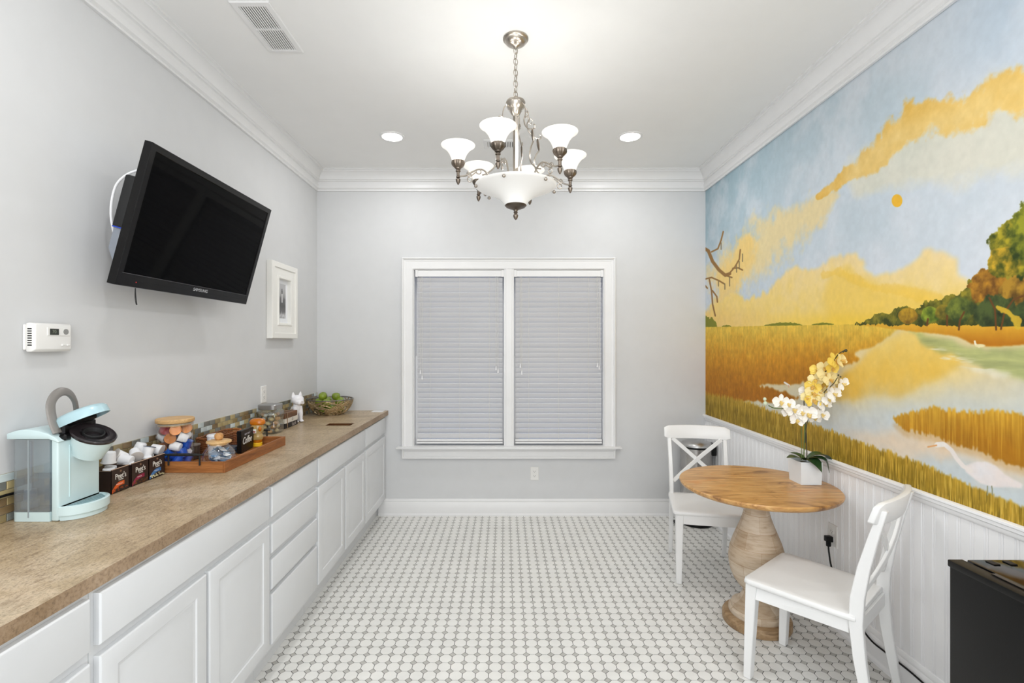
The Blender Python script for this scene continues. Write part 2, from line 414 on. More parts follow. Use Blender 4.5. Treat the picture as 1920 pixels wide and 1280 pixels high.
    YP = [(1585, 700), (1540, 742), (1580, 752), (1640, 744), (1700, 742), (1735, 722), (1800, 688), (1810, 672), (1775, 648), (1740, 634), (1715, 618), (1680, 622), (1650, 645), (1615, 672)]
    yp = blur(inpoly(YP, 16, 8, n2, n3), 7)
    lay(wm_*blur(inpoly([(x+40, y+14) for x, y in YP], 22, 12, n3, n2), 12)*.7, (240, 216, 150))
    lay(wm_*yp*.92, grad((Y-640)/110+(n2-.5)*.6, (240, 206, 110), (234, 184, 62)))
    lay(wm_*sm(700, 790, Y+(n4-.5)*80)*sm(1520, 1640, X)*.5, (200, 211, 216))
    lay(wm_*sm(.48, .8, n4)*sm(770, 850, Y)*.7, (238, 212, 182))
    lay(wm_*blur(inpoly([(1560, 800), (1640, 815), (1760, 800), (1850, 830), (1960, 880), (1900, 900), (1800, 850), (1700, 860), (1600, 825)], 20, 12, n3, n2), 12)*.65, (242, 212, 176))
    lay(wm_*sm(1460, 1420, X)*sm(740, 735, Y)*.4, (210, 190, 150))
    GP = [(1690, 612), (1740, 628), (1800, 642), (1850, 655), (1920, 650), (2600, 640), (2600, 900), (1920, 712), (1870, 700), (1810, 674), (1760, 656), (1725, 640)]
    g = wm_*blur(inpoly(GP, 14, 7, n2, n3), 4)
    lay(g*.85, grad(hz*1.8-.4, (146, 154, 100), (186, 194, 122)))
    lay(wm_*blur(inpoly([(1715, 634), (1760, 652), (1820, 676), (1900, 700), (1880, 710), (1800, 690), (1740, 665)], 12, 6, n3, n2), 3)*sm(.5, .62, hz)*.7, (238, 232, 212))
    # right bank
    RB = [(1600, 606), (2600, 590), (2600, 660), (1920, 647), (1850, 650), (1820, 645), (1795, 631), (1740, 624), (1690, 618), (1640, 612)]
    lay(blur(inpoly(RB, 3, 2, n3, n2), 1), grad((Y-610)/35+(n2-.5)*.4, (222, 168, 50), (188, 118, 24)))
    # trees
    TR = [(1600, 609), (1625, 600), (1650, 588), (1668, 590), (1680, 578), (1700, 574), (1716, 582), (1730, 568), (1760, 562), (1790, 552), (1806, 545), (1815, 528), (1840, 514), (1862, 508), (1890, 516), (1920, 506), (1960, 512), (2600, 440), (2600, 612)]
    tmk = inpoly(TR, 5, 6, n3, n3)
    clump = .5+.5*np.sin(X/9+n2*9)*np.cos(Y/8+n1*9)
    tc = grad(n3*1.7-.35+.35*clump-(Y-540)/150, (58, 66, 26), (152, 140, 44)); lay(tmk, tc)
    for (cx, cy, r, a, b) in ((1703, 592, 18, (120, 90, 30), (190, 150, 40)), (1745, 590, 18, (70, 90, 30), (150, 165, 50)), (1770, 585, 17, (80, 78, 30), (150, 130, 40)), (1800, 580, 26, (58, 72, 34), (120, 130, 50)),
                              (1858, 540, 40, (110, 72, 26), (192, 136, 40)), (1910, 545, 36, (100, 72, 26), (176, 134, 44)), (1870, 590, 42, (38, 50, 28), (78, 92, 46)), (1940, 600, 45, (36, 46, 26), (70, 86, 44)),
                              (1925, 462, 66, (44, 60, 20), (176, 160, 40)), (1885, 492, 34, (70, 80, 22), (206, 166, 44)), (1985, 440, 90, (44, 60, 20), (150, 150, 40)), (2100, 480, 120, (44, 60, 24), (140, 140, 46)), (2250, 420, 160, (44, 60, 24), (130, 136, 46))):
        q = np.hypot(X-cx, (Y-cy)*1.15)/r+(n3-.5)*.5
        lay(sm(1.04, .96, q)*(Y < 612), grad(n3*2-.5-(Y-cy)/r*.35+(cx-X)/r*.25, a, b))
    def line(P, wd, col, al=1.):
        q = seg([(a, b, wd) for a, b in P]); lay(sm(1.2, .7, q)*al, col)
    for P in ([(1868, 618), (1866, 580), (1855, 558)], [(1877, 617), (1884, 585), (1900, 562), (1918, 555)], [(1798, 618), (1800, 600), (1808, 585)], [(1776, 610), (1776, 592)], [(1738, 610), (1740, 598)]):
        line(P, 1.9, (104, 66, 30))
    lay(sm(1.2, .8, seg([(1870, 575, 4), (1890, 585, 6), (1905, 600, 7), (1908, 610, 6)])+(n3-.5)*2)*.9, (216, 178, 50))
    # reed island
    IS = [(1673, 786), (1690, 776), (1720, 770), (1745, 762), (1800, 772), (1860, 770), (1925, 778), (2600, 800), (2600, 1180), (1920, 880), (1870, 862), (1830, 842), (1790, 834), (1745, 815), (1705, 808), (1688, 800)]
    up = blur(inpoly(IS, 3, 9, st, st), 1)
    lay(up, grad(st*.9-.05+(800-Y)/130, (176, 118, 26), (230, 182, 62))*(.9+.2*n2[..., None]))
    lay(blur(inpoly([(x, y+12) for x, y in IS], 3, 8, st, st), 3)*(1-up)*sm(780, 800, Y)*.45, (206, 160, 90))
    # foreground grass, painted along the foot of the wall
    FG = [(1300, 728), (1330, 738), (1400, 752), (1450, 772), (1500, 786), (1560, 808), (1620, 832), (1700, 858), (1760, 884), (1840, 920), (1920, 950), (2100, 1020), (2600, 1220), (2600, 1900), (1300, 900)]
    fm = blur(inpoly(FG, 2, 9, st, st), 1); dtop = np.clip((Y-np.interp(X, [q[0] for q in FG[:13]], [q[1] for q in FG[:13]]))/(20+(X-1320)*.10), 0, 1)
    fg = grad(st*1.0-.05+(st2-.5)*.4-dtop*.45+.1, (138, 112, 26), (222, 178, 66)); fg = fg*(.88+.22*n2[..., None]); lay(fm, fg)
    lay(fm*sm(.62, .78, vnoise(sh, 30, 1100, 31))*.5, (236, 200, 92)); lay(fm*sm(.70, .85, vnoise(sh, 34, 1000, 37))*.5, (104, 84, 16))
    # wading bird
    BD = [(1812, 872), (1830, 866), (1850, 866), (1868, 874), (1885, 890), (1918, 908), (1916, 916), (1890, 913), (1862, 914), (1838, 906), (1822, 894), (1810, 884)]
    lay(blur(inpoly(BD, 1, 1, n3, n3), 1), grad(n2, (240, 226, 218), (236, 236, 240)))
    line([(1758, 833), (1772, 834), (1784, 844), (1794, 860), (1806, 874), (1820, 882)], 4.2, (240, 232, 226))
    line([(1757, 834), (1768, 833)], 5.2, (242, 236, 230)); line([(1740, 838), (1756, 835)], 1.5, (230, 170, 110))
    line([(1852, 912), (1852, 928)], 1.2, (150, 150, 120)); line([(1860, 912), (1861, 928)], 1.2, (150, 150, 120))
    # two small birds on the far water
    line([(1828, 640), (1829, 645), (1836, 650)], 2.0, (245, 236, 210)); lay(sm(1.3, .8, np.hypot((X-1838)/9, (Y-648)/3)), (236, 222, 170))
    line([(1471, 717), (1479, 722)], 1.8, (248, 240, 232)); line([(1478, 722), (1479, 726)], 1, (220, 180, 150))
    # bare branches with hanging moss
    BR = (150, 112, 62)
    line([(1318, 464), (1328, 470), (1336, 490), (1348, 506), (1360, 516), (1368, 513)], 3.2, BR)
    for P in ([(1334, 472), (1346, 466), (1352, 450), (1356, 434)], [(1366, 514), (1378, 500), (1386, 486), (1388, 468)], [(1374, 503), (1384, 502), (1392, 506)], [(1318, 524), (1334, 520), (1348, 526), (1358, 532)], [(1330, 524), (1334, 545), (1336, 570), (1341, 592)], [(1318, 530), (1326, 540)], [(1336, 545), (1344, 556), (1345, 566)], [(1360, 516), (1372, 520)]):
        line(P, 1.5, BR)
    for (a, b, l) in ((1352, 455, 12), (1386, 490, 14), (1381, 498, 12), (1368, 520, 16), (1359, 532, 10), (1347, 528, 8), (1392, 476, 14)):
        line([(a, b), (a, b+l)], 1.1, (122, 108, 80), .8)
    img[:] = img*(.985+.03*(n3[..., None]-.5)*2)
    return img, Hh, Ww
img, Hh, Ww = paint()
GAIN = 1.0
arr = np.ones((Hh, Ww, 4), np.float32); arr[..., :3] = np.clip(img*GAIN/255, 0, 1)
im = bpy.data.images.new('mural_paint', Ww, Hh, alpha=False); im.pixels.foreach_set(arr.ravel()); im.update(); im.pack()
n = NT('mural_paint'); n.b.inputs['Roughness'].default_value = .6; n.b.inputs['Specular IOR Level'].default_value = .25
tx = n.new('ShaderNodeTexImage'); tx.image = im; tx.extension = 'EXTEND'
uvn = n.new('ShaderNodeUVMap'); uvn.uv_map = 'uv'; n.link(uvn.outputs[0], tx.inputs[0]); n.link(tx.outputs[0], n.b.inputs['Base Color'])
mu = MB().box(XR-.008, XR, YM0, YM1, .86, ZM1)
mo = obj('mural', mu, n.m, wall_right, smooth=0); mo['label'] = 'painted marsh landscape covering the wall above the rail'
uvl = mo.data.uv_layers.new(name='uv')
for lp in mo.data.loops:
    co = mo.data.vertices[lp.vertex_index].co
    uvl.data[lp.index].uv = ((YM1-co.y)/(YM1-YM0), (co.z-ZM0)/(ZM1-ZM0))

# ================================================================= window
def ring(mb, a0, a1, b0, b1, prof, ax='y'):
    # mitred picture-frame ring; prof: (inset, depth coordinate)
    rs = []
    for (i, d) in prof:
        q = [(a0+i, b0+i), (a1-i, b0+i), (a1-i, b1-i), (a0+i, b1-i)]
        rs.append([{'x': (d, u, v), 'y': (u, d, v), 'z': (u, v, d)}[ax] for u, v in q])
    rs.append(rs[0]); return mb.rings(rs, False, False)
casing = MB(); ring(casing, -.893, .965, .50, 2.248, [(0, YB), (0, YB-.032), (.007, YB-.036), (.014, YB-.032), (.018, YB-.024), (.03, YB-.022), (.036, YB-.018), (.088, YB-.014), (.094, YB-.018), (.1, YB-.012), (.1, YB+.13), (.104, YB+.13), (.104, YB+.001), (.06, YB)])
window = struct('window_1', casing, TRIM, 'white double window with moulded casing, blinds closed', smooth=25)
obj('stool', MB().box(-.935, 1.012, YB-.075, YB+.10, .592, .607), TRIM, window, bevel=.004, seg=2)
ap = [(0, .500), (.022, .500), (.024, .512), (.026, .56), (.034, .572), (.046, .582), (.05, .592), (0, .592)]
m = MB(); m.rings([[(-.885+max(0, .046-d)*.6, YB-d, z) for d, z in ap], [(.962-max(0, .046-d)*.6, YB-d, z) for d, z in ap]])
obj('apron', m, TRIM, window, smooth=25)
obj('mullion', MB().box(-.005, .082, YB-.012, YB+.12, .607, 2.150).box(.012, .065, YB-.018, YB, .607, 2.150), TRIM, window, bevel=.002)
for (a, b) in ((-.79, -.005), (.082, .868)):
    m = MB(); ring(m, a, b, .607, 1.39, [(0, YB+.075), (0, YB+.105), (.045, YB+.105), (.045, YB+.075)]); obj('sash', m, TRIM, window)
    m = MB(); ring(m, a, b, 1.36, 2.15, [(0, YB+.108), (0, YB+.135), (.045, YB+.135), (.045, YB+.108)]); obj('sash', m, TRIM, window)
    obj('pane', MB().box(a+.04, b-.04, YB+.088, YB+.092, .65, 1.35), GLASS, window)
    obj('pane', MB().box(a+.04, b-.04, YB+.118, YB+.122, 1.40, 2.11), GLASS, window)
# blinds
SLAT = plain('blind_slat', (226, 226, 228), .4, var=.004)
CORD = plain('blind_cord', (226, 224, 218), .8)
def blind(x0, x1, label, cords):
    t = thing('window_blind', label, 'blind', ((x0+x1)/2, YB+.03, .615), 0)
    hm = MB().box(x0, x1, YB-.004, YB+.05, 2.085, 2.142).box(x0-.002, x0+.022, YB-.009, YB-.004, 2.082, 2.144).box(x1-.022, x1+.002, YB-.009, YB-.004, 2.082, 2.144)
    obj('head_rail', hm, TRIM, t, bevel=.002)
    s = MB(); wd, th = .026, .0021; rs = []
    a = math.radians(57)
    uy, uz = -math.cos(a), math.sin(a)        # top edge leans into the room
    for xx in (x0+.012, x1-.012):
        r = []
        for (p, q) in ((-1, -1), (-.5, -1.25), (.5, -1.25), (1, -1), (1, 1), (.5, .75), (-.5, .75), (-1, 1)):
            r.append((xx, p*wd*uy+q*th*(-uz), p*wd*uz+q*th*(-uy)*-1))
        rs.append(r)
    s.rings(rs); o = obj('slat', s, SLAT, None, smooth=50); me = o.data
    me.transform(Matrix.Translation((-(x0+x1)/2, 0, 0))); bpy.data.objects.remove(o)
    n_ = 32; top = 2.057; pitch = (top-.69)/(n_-1)
    for k in range(n_):
        z = top-k*pitch
        share('slat', me, (0, .000, z-.615), t, (R.uniform(-.03, .03), 0, R.uniform(-.0006, .0006)))
    obj('bottom_rail', MB().box(x0+.01, x1-.01, YB-.004, YB+.045, .627, .643).box(x0+.01, x1-.01, YB+.0, YB+.045, .646, .662), TRIM, t, bevel=.003)
    for fx in (.165, .5, .835):
        xx = x0+(x1-x0)*fx
        obj('ladder_cord', MB().tube([(xx, YB-.001, 2.09), (xx, YB-.001, .65)], .0011, 5), CORD, t)
    for (cx, zb) in cords:
        m = MB().tube([(cx, YB-.012, 2.09), (cx+.001, YB-.012, zb+.03)], .0016, 5)
        c = obj('pull_cord', m, CORD, t)
        obj('tassel', MB().lathe([(.002, .034), (.004, .03), (.0045, .02), (.008, .004), (.008, 0), (.002, -.001)], (cx+.001, YB-.012, zb), 10), WHITEPL, c)
    return t
blind(-.778, -.006, 'closed white slatted blind in the left half of the window', [(-.735, 1.238), (-.72, 1.188), (-.075, 1.27), (-.058, 1.245)])
blind(.084, .862, 'closed white slatted blind in the right half of the window', [(.137, 1.29), (.149, 1.23), (.808, 1.295), (.824, 1.275)])
# ================================================================= base cabinets
XF = -1.035; XFR = -1.055                             # door faces, face frame
def cabinet(y0, y1, label, doors, drawers, hole=None):
    t = thing('base_cabinet', label, 'cabinet', ((XL+XFR)/2, (y0+y1)/2, 0), 0, 'white base cabinets under the worktop')
    m = MB()
    if hole:
        h0, h1, k0, k1 = hole
        for (a, b, c, d) in ((XL+.001, h0, y0, y1), (h1, XFR, y0, y1), (h0, h1, y0, k0), (h0, h1, k1, y1)): m.box(a, b, c, d, .125, .8775)
        m.box(h0, h1, k0, k1, .125, .80)
    else: m.box(XL+.001, XFR, y0, y1, .125, .8775)
    obj('carcass', m, CABW, t)
    obj('toe_kick', MB().box(XL+.001, -1.115, y0, y1, .0005, .125), CABW, t)
    def front(name, a, b, z0, z1, panel):
        mb = MB(); e = .006
        L = [(a, b, z0, z1, XFR+.0005), (a, b, z0, z1, XF-.005), (a+.003, b-.003, z0+.003, z1-.003, XF-.001), (a+e, b-e, z0+e, z1-e, XF)]
        if panel:
            for i, d in ((.055, XF), (.059, XF-.004), (.068, XF-.006), (.078, XF-.004), (.092, XF-.001), (.10, XF)):
                L.append((a+i, b-i, z0+i, z1-i, d))
        mb.loft(L, 'x'); obj(name, mb, CABW, t, smooth=22)
    for (a, b) in doors: front('door', a, b, .155, .699, True)
    for (a, b, z0, z1) in drawers: front('drawer', a, b, z0, z1, False)
    return t
cabinet(3.612, 4.230, 'narrow white cabinet in the far corner, one door under one drawer', [(3.622, 4.205)], [(3.622, 4.205, .727, .861)])
cabinet(2.692, 3.610, 'white cabinet with two panelled doors under one wide drawer, second from window', [(2.700, 3.143), (3.163, 3.602)], [(2.700, 3.602, .727, .861)], (-1.29, -1.09, 3.44, 3.565))
cabinet(2.150, 2.690, 'white cabinet of four stacked drawer fronts between the two-door cabinets', [], [(2.160, 2.676, a, b) for a, b in ((.727, .861), (.565, .694), (.404, .537), (.158, .382))])
cabinet(1.228, 2.148, 'white two-door cabinet with wide drawer below the coffee cartons', [(1.242, 1.686), (1.702, 2.138)], [(1.242, 2.138, .727, .861)])
cabinet(.28, 1.226, 'nearest white two-door cabinet, cut by the lower left corner', [(.29, .745), (.761, 1.213)], [(.29, 1.213, .727, .861)])
n = NT('laminate'); n.b.inputs['Roughness'].default_value = .34; n.b.inputs['Specular IOR Level'].default_value = .45
v1 = n.coord((1, 1, 1)); a1 = n.noise(v1, 2.4, 7, .62, 1.2); a2 = n.noise(n.coord((1.4, .9, 1)), 150, 3, .7); a3 = n.noise(n.coord((3, 1, 1)), 22, 5, .62, .4)
c1 = n.ramp(a1, [(.30, (158, 136, 106)), (.48, (184, 162, 130)), (.58, (200, 180, 152)), (.74, (178, 164, 138))])
c1 = n.mix(c1, n.ramp(a3, [(.36, (168, 146, 118)), (.52, (255, 255, 255)), (.66, (255, 250, 240))]), .42, 'MULTIPLY')
c1 = n.mix(c1, n.ramp(a2, [(.38, (110, 92, 74)), (.48, (255, 255, 255)), (.62, (255, 255, 255))]), .38, 'MULTIPLY')
c1 = n.mix(c1, n.ramp(a2, [(.56, (0, 0, 0)), (.70, (120, 112, 98))]), .5, 'ADD')
n.link(c1, n.b.inputs['Base Color']); LAM = n.m
n = NT('laminate_edge'); n.b.inputs['Roughness'].default_value = .5
a1 = n.noise(n.coord((1, 1, 1)), 5, 5); a2 = n.noise(n.coord((1, 1, 1)), 110, 4, .7)
c1 = n.mix(n.ramp(a1, [(.3, (146, 122, 94)), (.6, (176, 154, 130))]), n.ramp(a2, [(.34, (150, 134, 116)), (.5, (235, 225, 210)), (.66, (255, 255, 255))]), .6, 'MULTIPLY')
n.link(c1, n.b.inputs['Base Color']); LAME = n.m
def xe(y): return -1.0165-.0068*(YB-y)             # the run of tops is not quite parallel to the wall
CT = .916
m = MB(); ya, yb = .27, YB-.001; h0, h1, k0, k1 = -1.283, -1.10, 3.450, 3.556
def slab(x0f, x1f, y0, y1):
    m.add([(x0f(y0), y0, .878), (x1f(y0), y0, .878), (x1f(y1), y1, .878), (x0f(y1), y1, .878), (x0f(y0), y0, CT), (x1f(y0), y0, CT), (x1f(y1), y1, CT), (x0f(y1), y1, CT)],
          [(0, 3, 2, 1), (4, 5, 6, 7), (0, 1, 5, 4), (1, 2, 6, 5), (2, 3, 7, 6), (3, 0, 4, 7)])
lf = lambda y: XL+.001; ef = lambda y: xe(y)-.0006
slab(lf, ef, ya, k0); slab(lf, ef, k1, yb); slab(lf, lambda y: h0, k0, k1); slab(lambda y: h1, ef, k0, k1)
ct = thing('worktop', 'long tan mottled laminate worktop along the left wall', 'worktop', (-1.33, 2.3, .878))
obj('top', m, LAM, ct, smooth=0)
m = MB(); slab(ef, xe, ya, yb); obj('edge_band', m, LAME, ct, smooth=0)
m = MB(); ring(m, h0-.0005, h1+.0005, k0-.0005, k1+.0005, [(0, .884), (0, CT-.001), (.004, CT-.001), (.004, .803), (0, .803)], 'z'); m.box(h0, h1, k0, k1, .8005, .803)
obj('chute_lining', m, wood('brown_lining', (70, 38, 12), (96, 56, 20), (122, 76, 30), 0, 3), ct)
# ---- tile backsplash
bs = struct('trim_5', MB().box(XL, XL+.004, .3, YB-.001, CT, CT+.158), plain('pale_grout', (178, 172, 152), .8), 'glass mosaic backsplash strip along the left wall')
GT = [plain('glass_tile_'+nm, c, .12, coat=.5, var=.1) for nm, c in (('olive', (146, 128, 88)), ('sand', (176, 160, 116)), ('slate', (120, 122, 116)), ('ice', (200, 212, 212)), ('brown', (128, 106, 74)), ('dark', (92, 88, 76)))]
tms = []
for g in GT:
    o = obj('mosaic_tile', MB().loft([(-.0242, .0242, -.0122, .0122, 0), (-.0242, .0242, -.0122, .0122, .0035), (-.0232, .0232, -.0112, .0112, .0045)], 'x', cap0=False), g, smooth=0); tms.append(o.data); bpy.data.objects.remove(o)
rest = {}
cnt = 0; R2 = random.Random(3)
for r in range(6):
    for i in range(80):
        y = YB-.03-(i+.5*(r % 2))*.0508; z = CT+.0135+r*.0263
        k = R2.choice([0, 0, 1, 1, 1, 2, 2, 3, 3, 4, 4, 5])
        if y < .36: continue
        if 1.83 < y or (y < 1.62 and y > 1.5):
            if cnt < 296: share('mosaic_tile', tms[k], (XL+.004, y, z), bs); cnt += 1; continue
        rest.setdefault(k, MB()).loft([(y-.0242, y+.0242, z-.0122, z+.0122, XL+.004), (y-.0242, y+.0242, z-.0122, z+.0122, XL+.0085)], 'x', cap0=False)
for k, mb in rest.items(): tag(obj('tile_strip', mb, GT[k], bs, smooth=0), kind='stuff')

# ================================================================= wall-mounted television
v_ = Vector((.1467, 0, .5441)).normalized(); u_ = Vector((0, 1, 0)); n_ = Vector((v_.z, 0, -v_.x))
org = Vector((-1.4915, 1.85, 1.7262)); TW, TH = .943, .5635
tv = thing('television', 'black flat television tilted down on the left wall', 'television', (XL, 1.85+TW/2, 1.95))
def tvm(): m = MB(); m.M = basis(org, u_, v_, n_); return m
m = tvm(); m.box(.004, TW-.004, .004, TH-.004, -.035, -.004); m.box(.12, TW-.12, .1, TH-.08, -.055, -.035); obj('housing', m, BLACK, tv, bevel=.004)
m = tvm(); ring(m, 0, TW, 0, TH, [(0, -.03), (0, 0), (.002, .002), (.026, .002), (.028, -.001), (.028, -.004), (.01, -.03)], 'z'); m.box(.02, TW-.02, .02, .052, -.003, .0015); obj('bezel', m, plain('bezel_black', (14, 13, 13), .12, spec=.25), tv, smooth=20)
m = tvm(); m.box(.02, TW-.02, .05, TH-.02, -.006, -.0015); obj('screen', m, plain('screen_black', (5, 5, 6), .05, spec=.04), tv)
m = tvm(); m.box(.02, TW-.02, .0505, .0525, -.001, .003); obj('screen_trim', m, plain('grey_trim', (70, 70, 72), .3), tv)
SILV = plain('logo_silver', (196, 198, 200), .35, .3)
text_mesh('logo', 'SAMSUNG', .021, basis(org+u_*(TW*.54)+v_*.034+n_*.0022, u_, v_, n_), SILV, tv, sx=1.15)
m = tvm(); m.sphere((.1, .022, .002), .0022, 8, 6); obj('standby_light', m, plain('red_led', (200, 30, 20), .3, emit=.5), tv)
GREYM = plain('mount_grey', (150, 156, 166), .4, .5)
m = MB(); m.box(XL+.001, XL+.012, 2.12, 2.55, 1.86, 2.16).box(XL+.012, XL+.10, 2.2, 2.24, 1.9, 2.1).box(XL+.012, XL+.10, 2.42, 2.46, 1.9, 2.1)
obj('wall_bracket', m, GREYM, tv, bevel=.002)
# flat black player box hung behind the screen's near edge
bx = thing('media_box', 'flat black box with blue lower edge behind the television', 'box', (-1.54, 2.0, 2.0))
m = tvm(); m.box(.035, .26, .215, .425, -.10, -.0565); obj('casing', m, MATB, bx, bevel=.008, seg=3)
m = tvm(); m.box(.037, .25, .213, .218, -.098, -.06); obj('light_strip', m, plain('blue_strip', (20, 60, 170), .3), bx)
m = tvm(); m.add([(.05, .21, -.10), (.05, .21, -.056), (.05, .06, -.056), (.05, .13, -.10), (.053, .21, -.10), (.053, .21, -.056), (.053, .06, -.056), (.053, .13, -.10)], [(0, 1, 2, 3), (4, 5, 6, 7), (0, 1, 5, 4), (1, 2, 6, 5), (2, 3, 7, 6), (3, 0, 4, 7)])
obj('hanger_bracket', m, GREYM, bx)
Pc = [px(290, 314, 1.99), px(268, 317, 1.95), px(240, 326, 1.935), px(219, 345, 1.93), px(210, 373, 1.93), px(208, 400, 1.93), px(211, 425, 1.94), px(217, 445, 1.96), px(230, 450, 1.98)]
Pc = [(max(p[0], XL+.006), p[1], p[2]) for p in Pc]
tag(obj('white_cable', MB().tube(smooth_pts(Pc, 5), .0045, 8), WHITEPL), 'white cable looping out behind the near edge of the television', 'cable')
Pc = [px(254, 540, 1.90), px(254.5, 552, 1.9), px(256, 566, 1.9), px(256.8, 571, 1.9), px(255, 569, 1.905), px(253.2, 556, 1.91), px(253.5, 540, 1.91)]
tag(obj('wire_loop', MB().tube(smooth_pts(Pc, 4), .0014, 6), BLACK), 'short thin black wire loop hanging under the television', 'wire')

# ================================================================= things on the walls
th = thing('thermostat', 'white digital thermostat on the left wall above the coffee maker', 'thermostat', (XL, 1.715, 1.52))
X0 = XL+.0005
obj('back_plate', MB().box(X0, X0+.008, 1.645, 1.79, 1.478, 1.566), PLATE, th, bevel=.003)
obj('casing', MB().loft([(1.652, 1.797, 1.474, 1.570, X0+.006), (1.650, 1.799, 1.472, 1.572, X0+.012), (1.650, 1.799, 1.472, 1.572, X0+.026), (1.657, 1.792, 1.480, 1.566, X0+.036)], 'x'), PLATE, th, bevel=.003, seg=2)
obj('display_panel', MB().box(X0+.034, X0+.038, 1.697, 1.787, 1.528, 1.558), PLATE, th, bevel=.001)
obj('display', MB().box(X0+.036, X0+.0388, 1.706, 1.740, 1.531, 1.553), plain('lcd_dark', (52, 56, 50), .2), th)
obj('dial', MB().prism([(1.768+.010*math.cos(a*PI/12), 1.543+.010*math.sin(a*PI/12)) for a in range(24)], 'x', X0+.036, X0+.0395), plain('dial_grey', (140, 140, 138), .5), th)
obj('switch', MB().box(X0+.035, X0+.041, 1.752, 1.764, 1.492, 1.498), PLATE, th, bevel=.001); obj('switch', MB().box(X0+.035, X0+.041, 1.772, 1.784, 1.492, 1.498), PLATE, th, bevel=.001)
m = MB()
for k in range(8): m.box(X0+.014, X0+.028, 1.6495, 1.6505, 1.493+k*.008, 1.497+k*.008)
obj('vent_slots', m, DARKGAP, th)
text_mesh('display_digits', '70', .016, basis((X0+.0389, 1.722, 1.542), (0, 1, 0), (0, 0, 1), (1, 0, 0)), plain('lcd_seg', (120, 126, 112), .4), th)

pf = thing('picture_frame', 'white framed black and white lighthouse photograph on the left wall', 'picture', (XL, 3.54, 1.54))
y0, y1, z0, z1 = 3.335, 3.745, 1.538, 2.078
m = MB(); ring(m, y0, y1, z0, z1, [(0, XL+.001), (0, XL+.038), (.004, XL+.042), (.036, XL+.042), (.04, XL+.038), (.04, XL+.034), (.092, XL+.034), (.096, XL+.040), (.108, XL+.040), (.112, XL+.036), (.112, XL+.004)], 'x')
FRW = plain('frame_white', (240, 239, 234), .4, var=.004); obj('frame', m, FRW, pf, smooth=20)
obj('mat_board', MB().box(XL+.004, XL+.012, y0+.11, y1-.11, z0+.11, z1-.11), plain('mat_white', (238, 240, 243), .8, var=.003), pf)
n = NT('lighthouse_photo'); n.b.inputs['Roughness'].default_value = .4
v1 = n.coord(); f1 = n.noise(n.coord((1, 1, 1)), 38, 7, .7)
sp = n.new('ShaderNodeSeparateXYZ'); n.link(v1, sp.inputs[0])
mr = n.new('ShaderNodeMapRange'); mr.inputs[1].default_value = .17; mr.inputs[2].default_value = .42; n.link(sp.outputs[2], mr.inputs[0])
ad = n.new('ShaderNodeMath', operation='MULTIPLY_ADD'); ad.inputs[1].default_value = .35; n.link(f1, ad.inputs[0]); n.link(mr.outputs[0], ad.inputs[2])
n.link(n.ramp(ad.outputs[0], [(.14, (205, 205, 208)), (.24, (110, 110, 112)), (.45, (78, 78, 80)), (.62, (110, 110, 112)), (.78, (168, 168, 170)), (1, (186, 186, 188))]), n.b.inputs['Base Color'])
m = MB().box(XL+.011, XL+.0135, y0+.148, y1-.148, 1.685, 1.935); obj('photograph', m, n.m, pf, smooth=0)
m = MB().box(XL+.0135, XL+.0142, 3.534, 3.546, 1.80, 1.862); m.k = 1; m.box(XL+.0135, XL+.0142, 3.536, 3.544, 1.862, 1.90).box(XL+.0135, XL+.0142, 3.534, 3.546, 1.874, 1.884)
obj('lighthouse', m, [plain('print_white', (225, 225, 226), .6), plain('print_dark', (62, 62, 64), .6)], pf, smooth=0)

def outlet(label, M, slots=True):
    t = thing('wall_outlet', label, 'outlet', M.translation)
    m = MB(); m.M = M; m.loft([(-.036, .036, -.058, .058, .0004), (-.036, .036, -.058, .058, .004), (-.032, .032, -.054, .054, .0065)], 'z'); obj('cover_plate', m, PLATE, t, smooth=20)
    for s in (-1, 1):
        m = MB(); m.M = M; q = [(.017*math.cos(a*PI/10)*(1 if abs(math.cos(a*PI/10)) < .8 else .9), s*.0195+.0145*math.sin(a*PI/10)) for a in range(20)]
        m.prism(q, 'z', .006, .0085); r = obj('receptacle', m, PLATE, t)
        m = MB(); m.M = M; m.box(-.008, -.0058, s*.0195-.002, s*.0195+.007, .0083, .0088).box(.0058, .008, s*.0195-.001, s*.0195+.006, .0083, .0088).box(-.002, .002, s*.0195-.009, s*.0195-.005, .0083, .0088)
        obj('slot', m, DARKGAP, r)
    m = MB(); m.M = M; m.sphere((0, 0, .007), .003, 8, 6, (1, 1, .5)); obj('screw', m, PLATE, t); return t
outlet('white duplex outlet on the back wall below the window', basis((.262, YB, .365), (1, 0, 0), (0, 0, 1), (0, -1, 0)))
outlet('white duplex outlet on the left wall above the glass jar', basis((XL, 3.29, 1.155), (0, 1, 0), (0, 0, 1), (1, 0, 0)))
outlet('white duplex outlet in the beadboard beside the round table', basis((XR-.0095, 2.585, .478), (0, -1, 0), (0, 0, 1), (-1, 0, 0)))
pc = thing('power_cord', 'black power cord plugged in behind the table and running to the fridge', 'cord', (XR-.03, 2.575, .44))
m = MB(); m.box(XR-.052, XR-.0188, 2.570, 2.60, .444, .474).box(XR-.046, XR-.026, 2.576, 2.594, .418, .446); obj('plug', m, BLACK, pc, bevel=.004, seg=2)
P = [(XR-.036, 2.585, .42), (XR-.038, 2.578, .39), (XR-.045, 2.55, .33), (XR-.05, 2.50, .26), (XR-.045, 2.42, .18), (XR-.036, 2.30, .105), (XR-.034, 2.2, .098), (XR-.034, 2.05, .10), (XR-.036, 1.9, .085), (XR-.04, 1.7, .05), (XR-.05, 1.46, .02)]
obj('cable', MB().tube(smooth_pts(P, 6), .0042, 8), BLACK, pc)

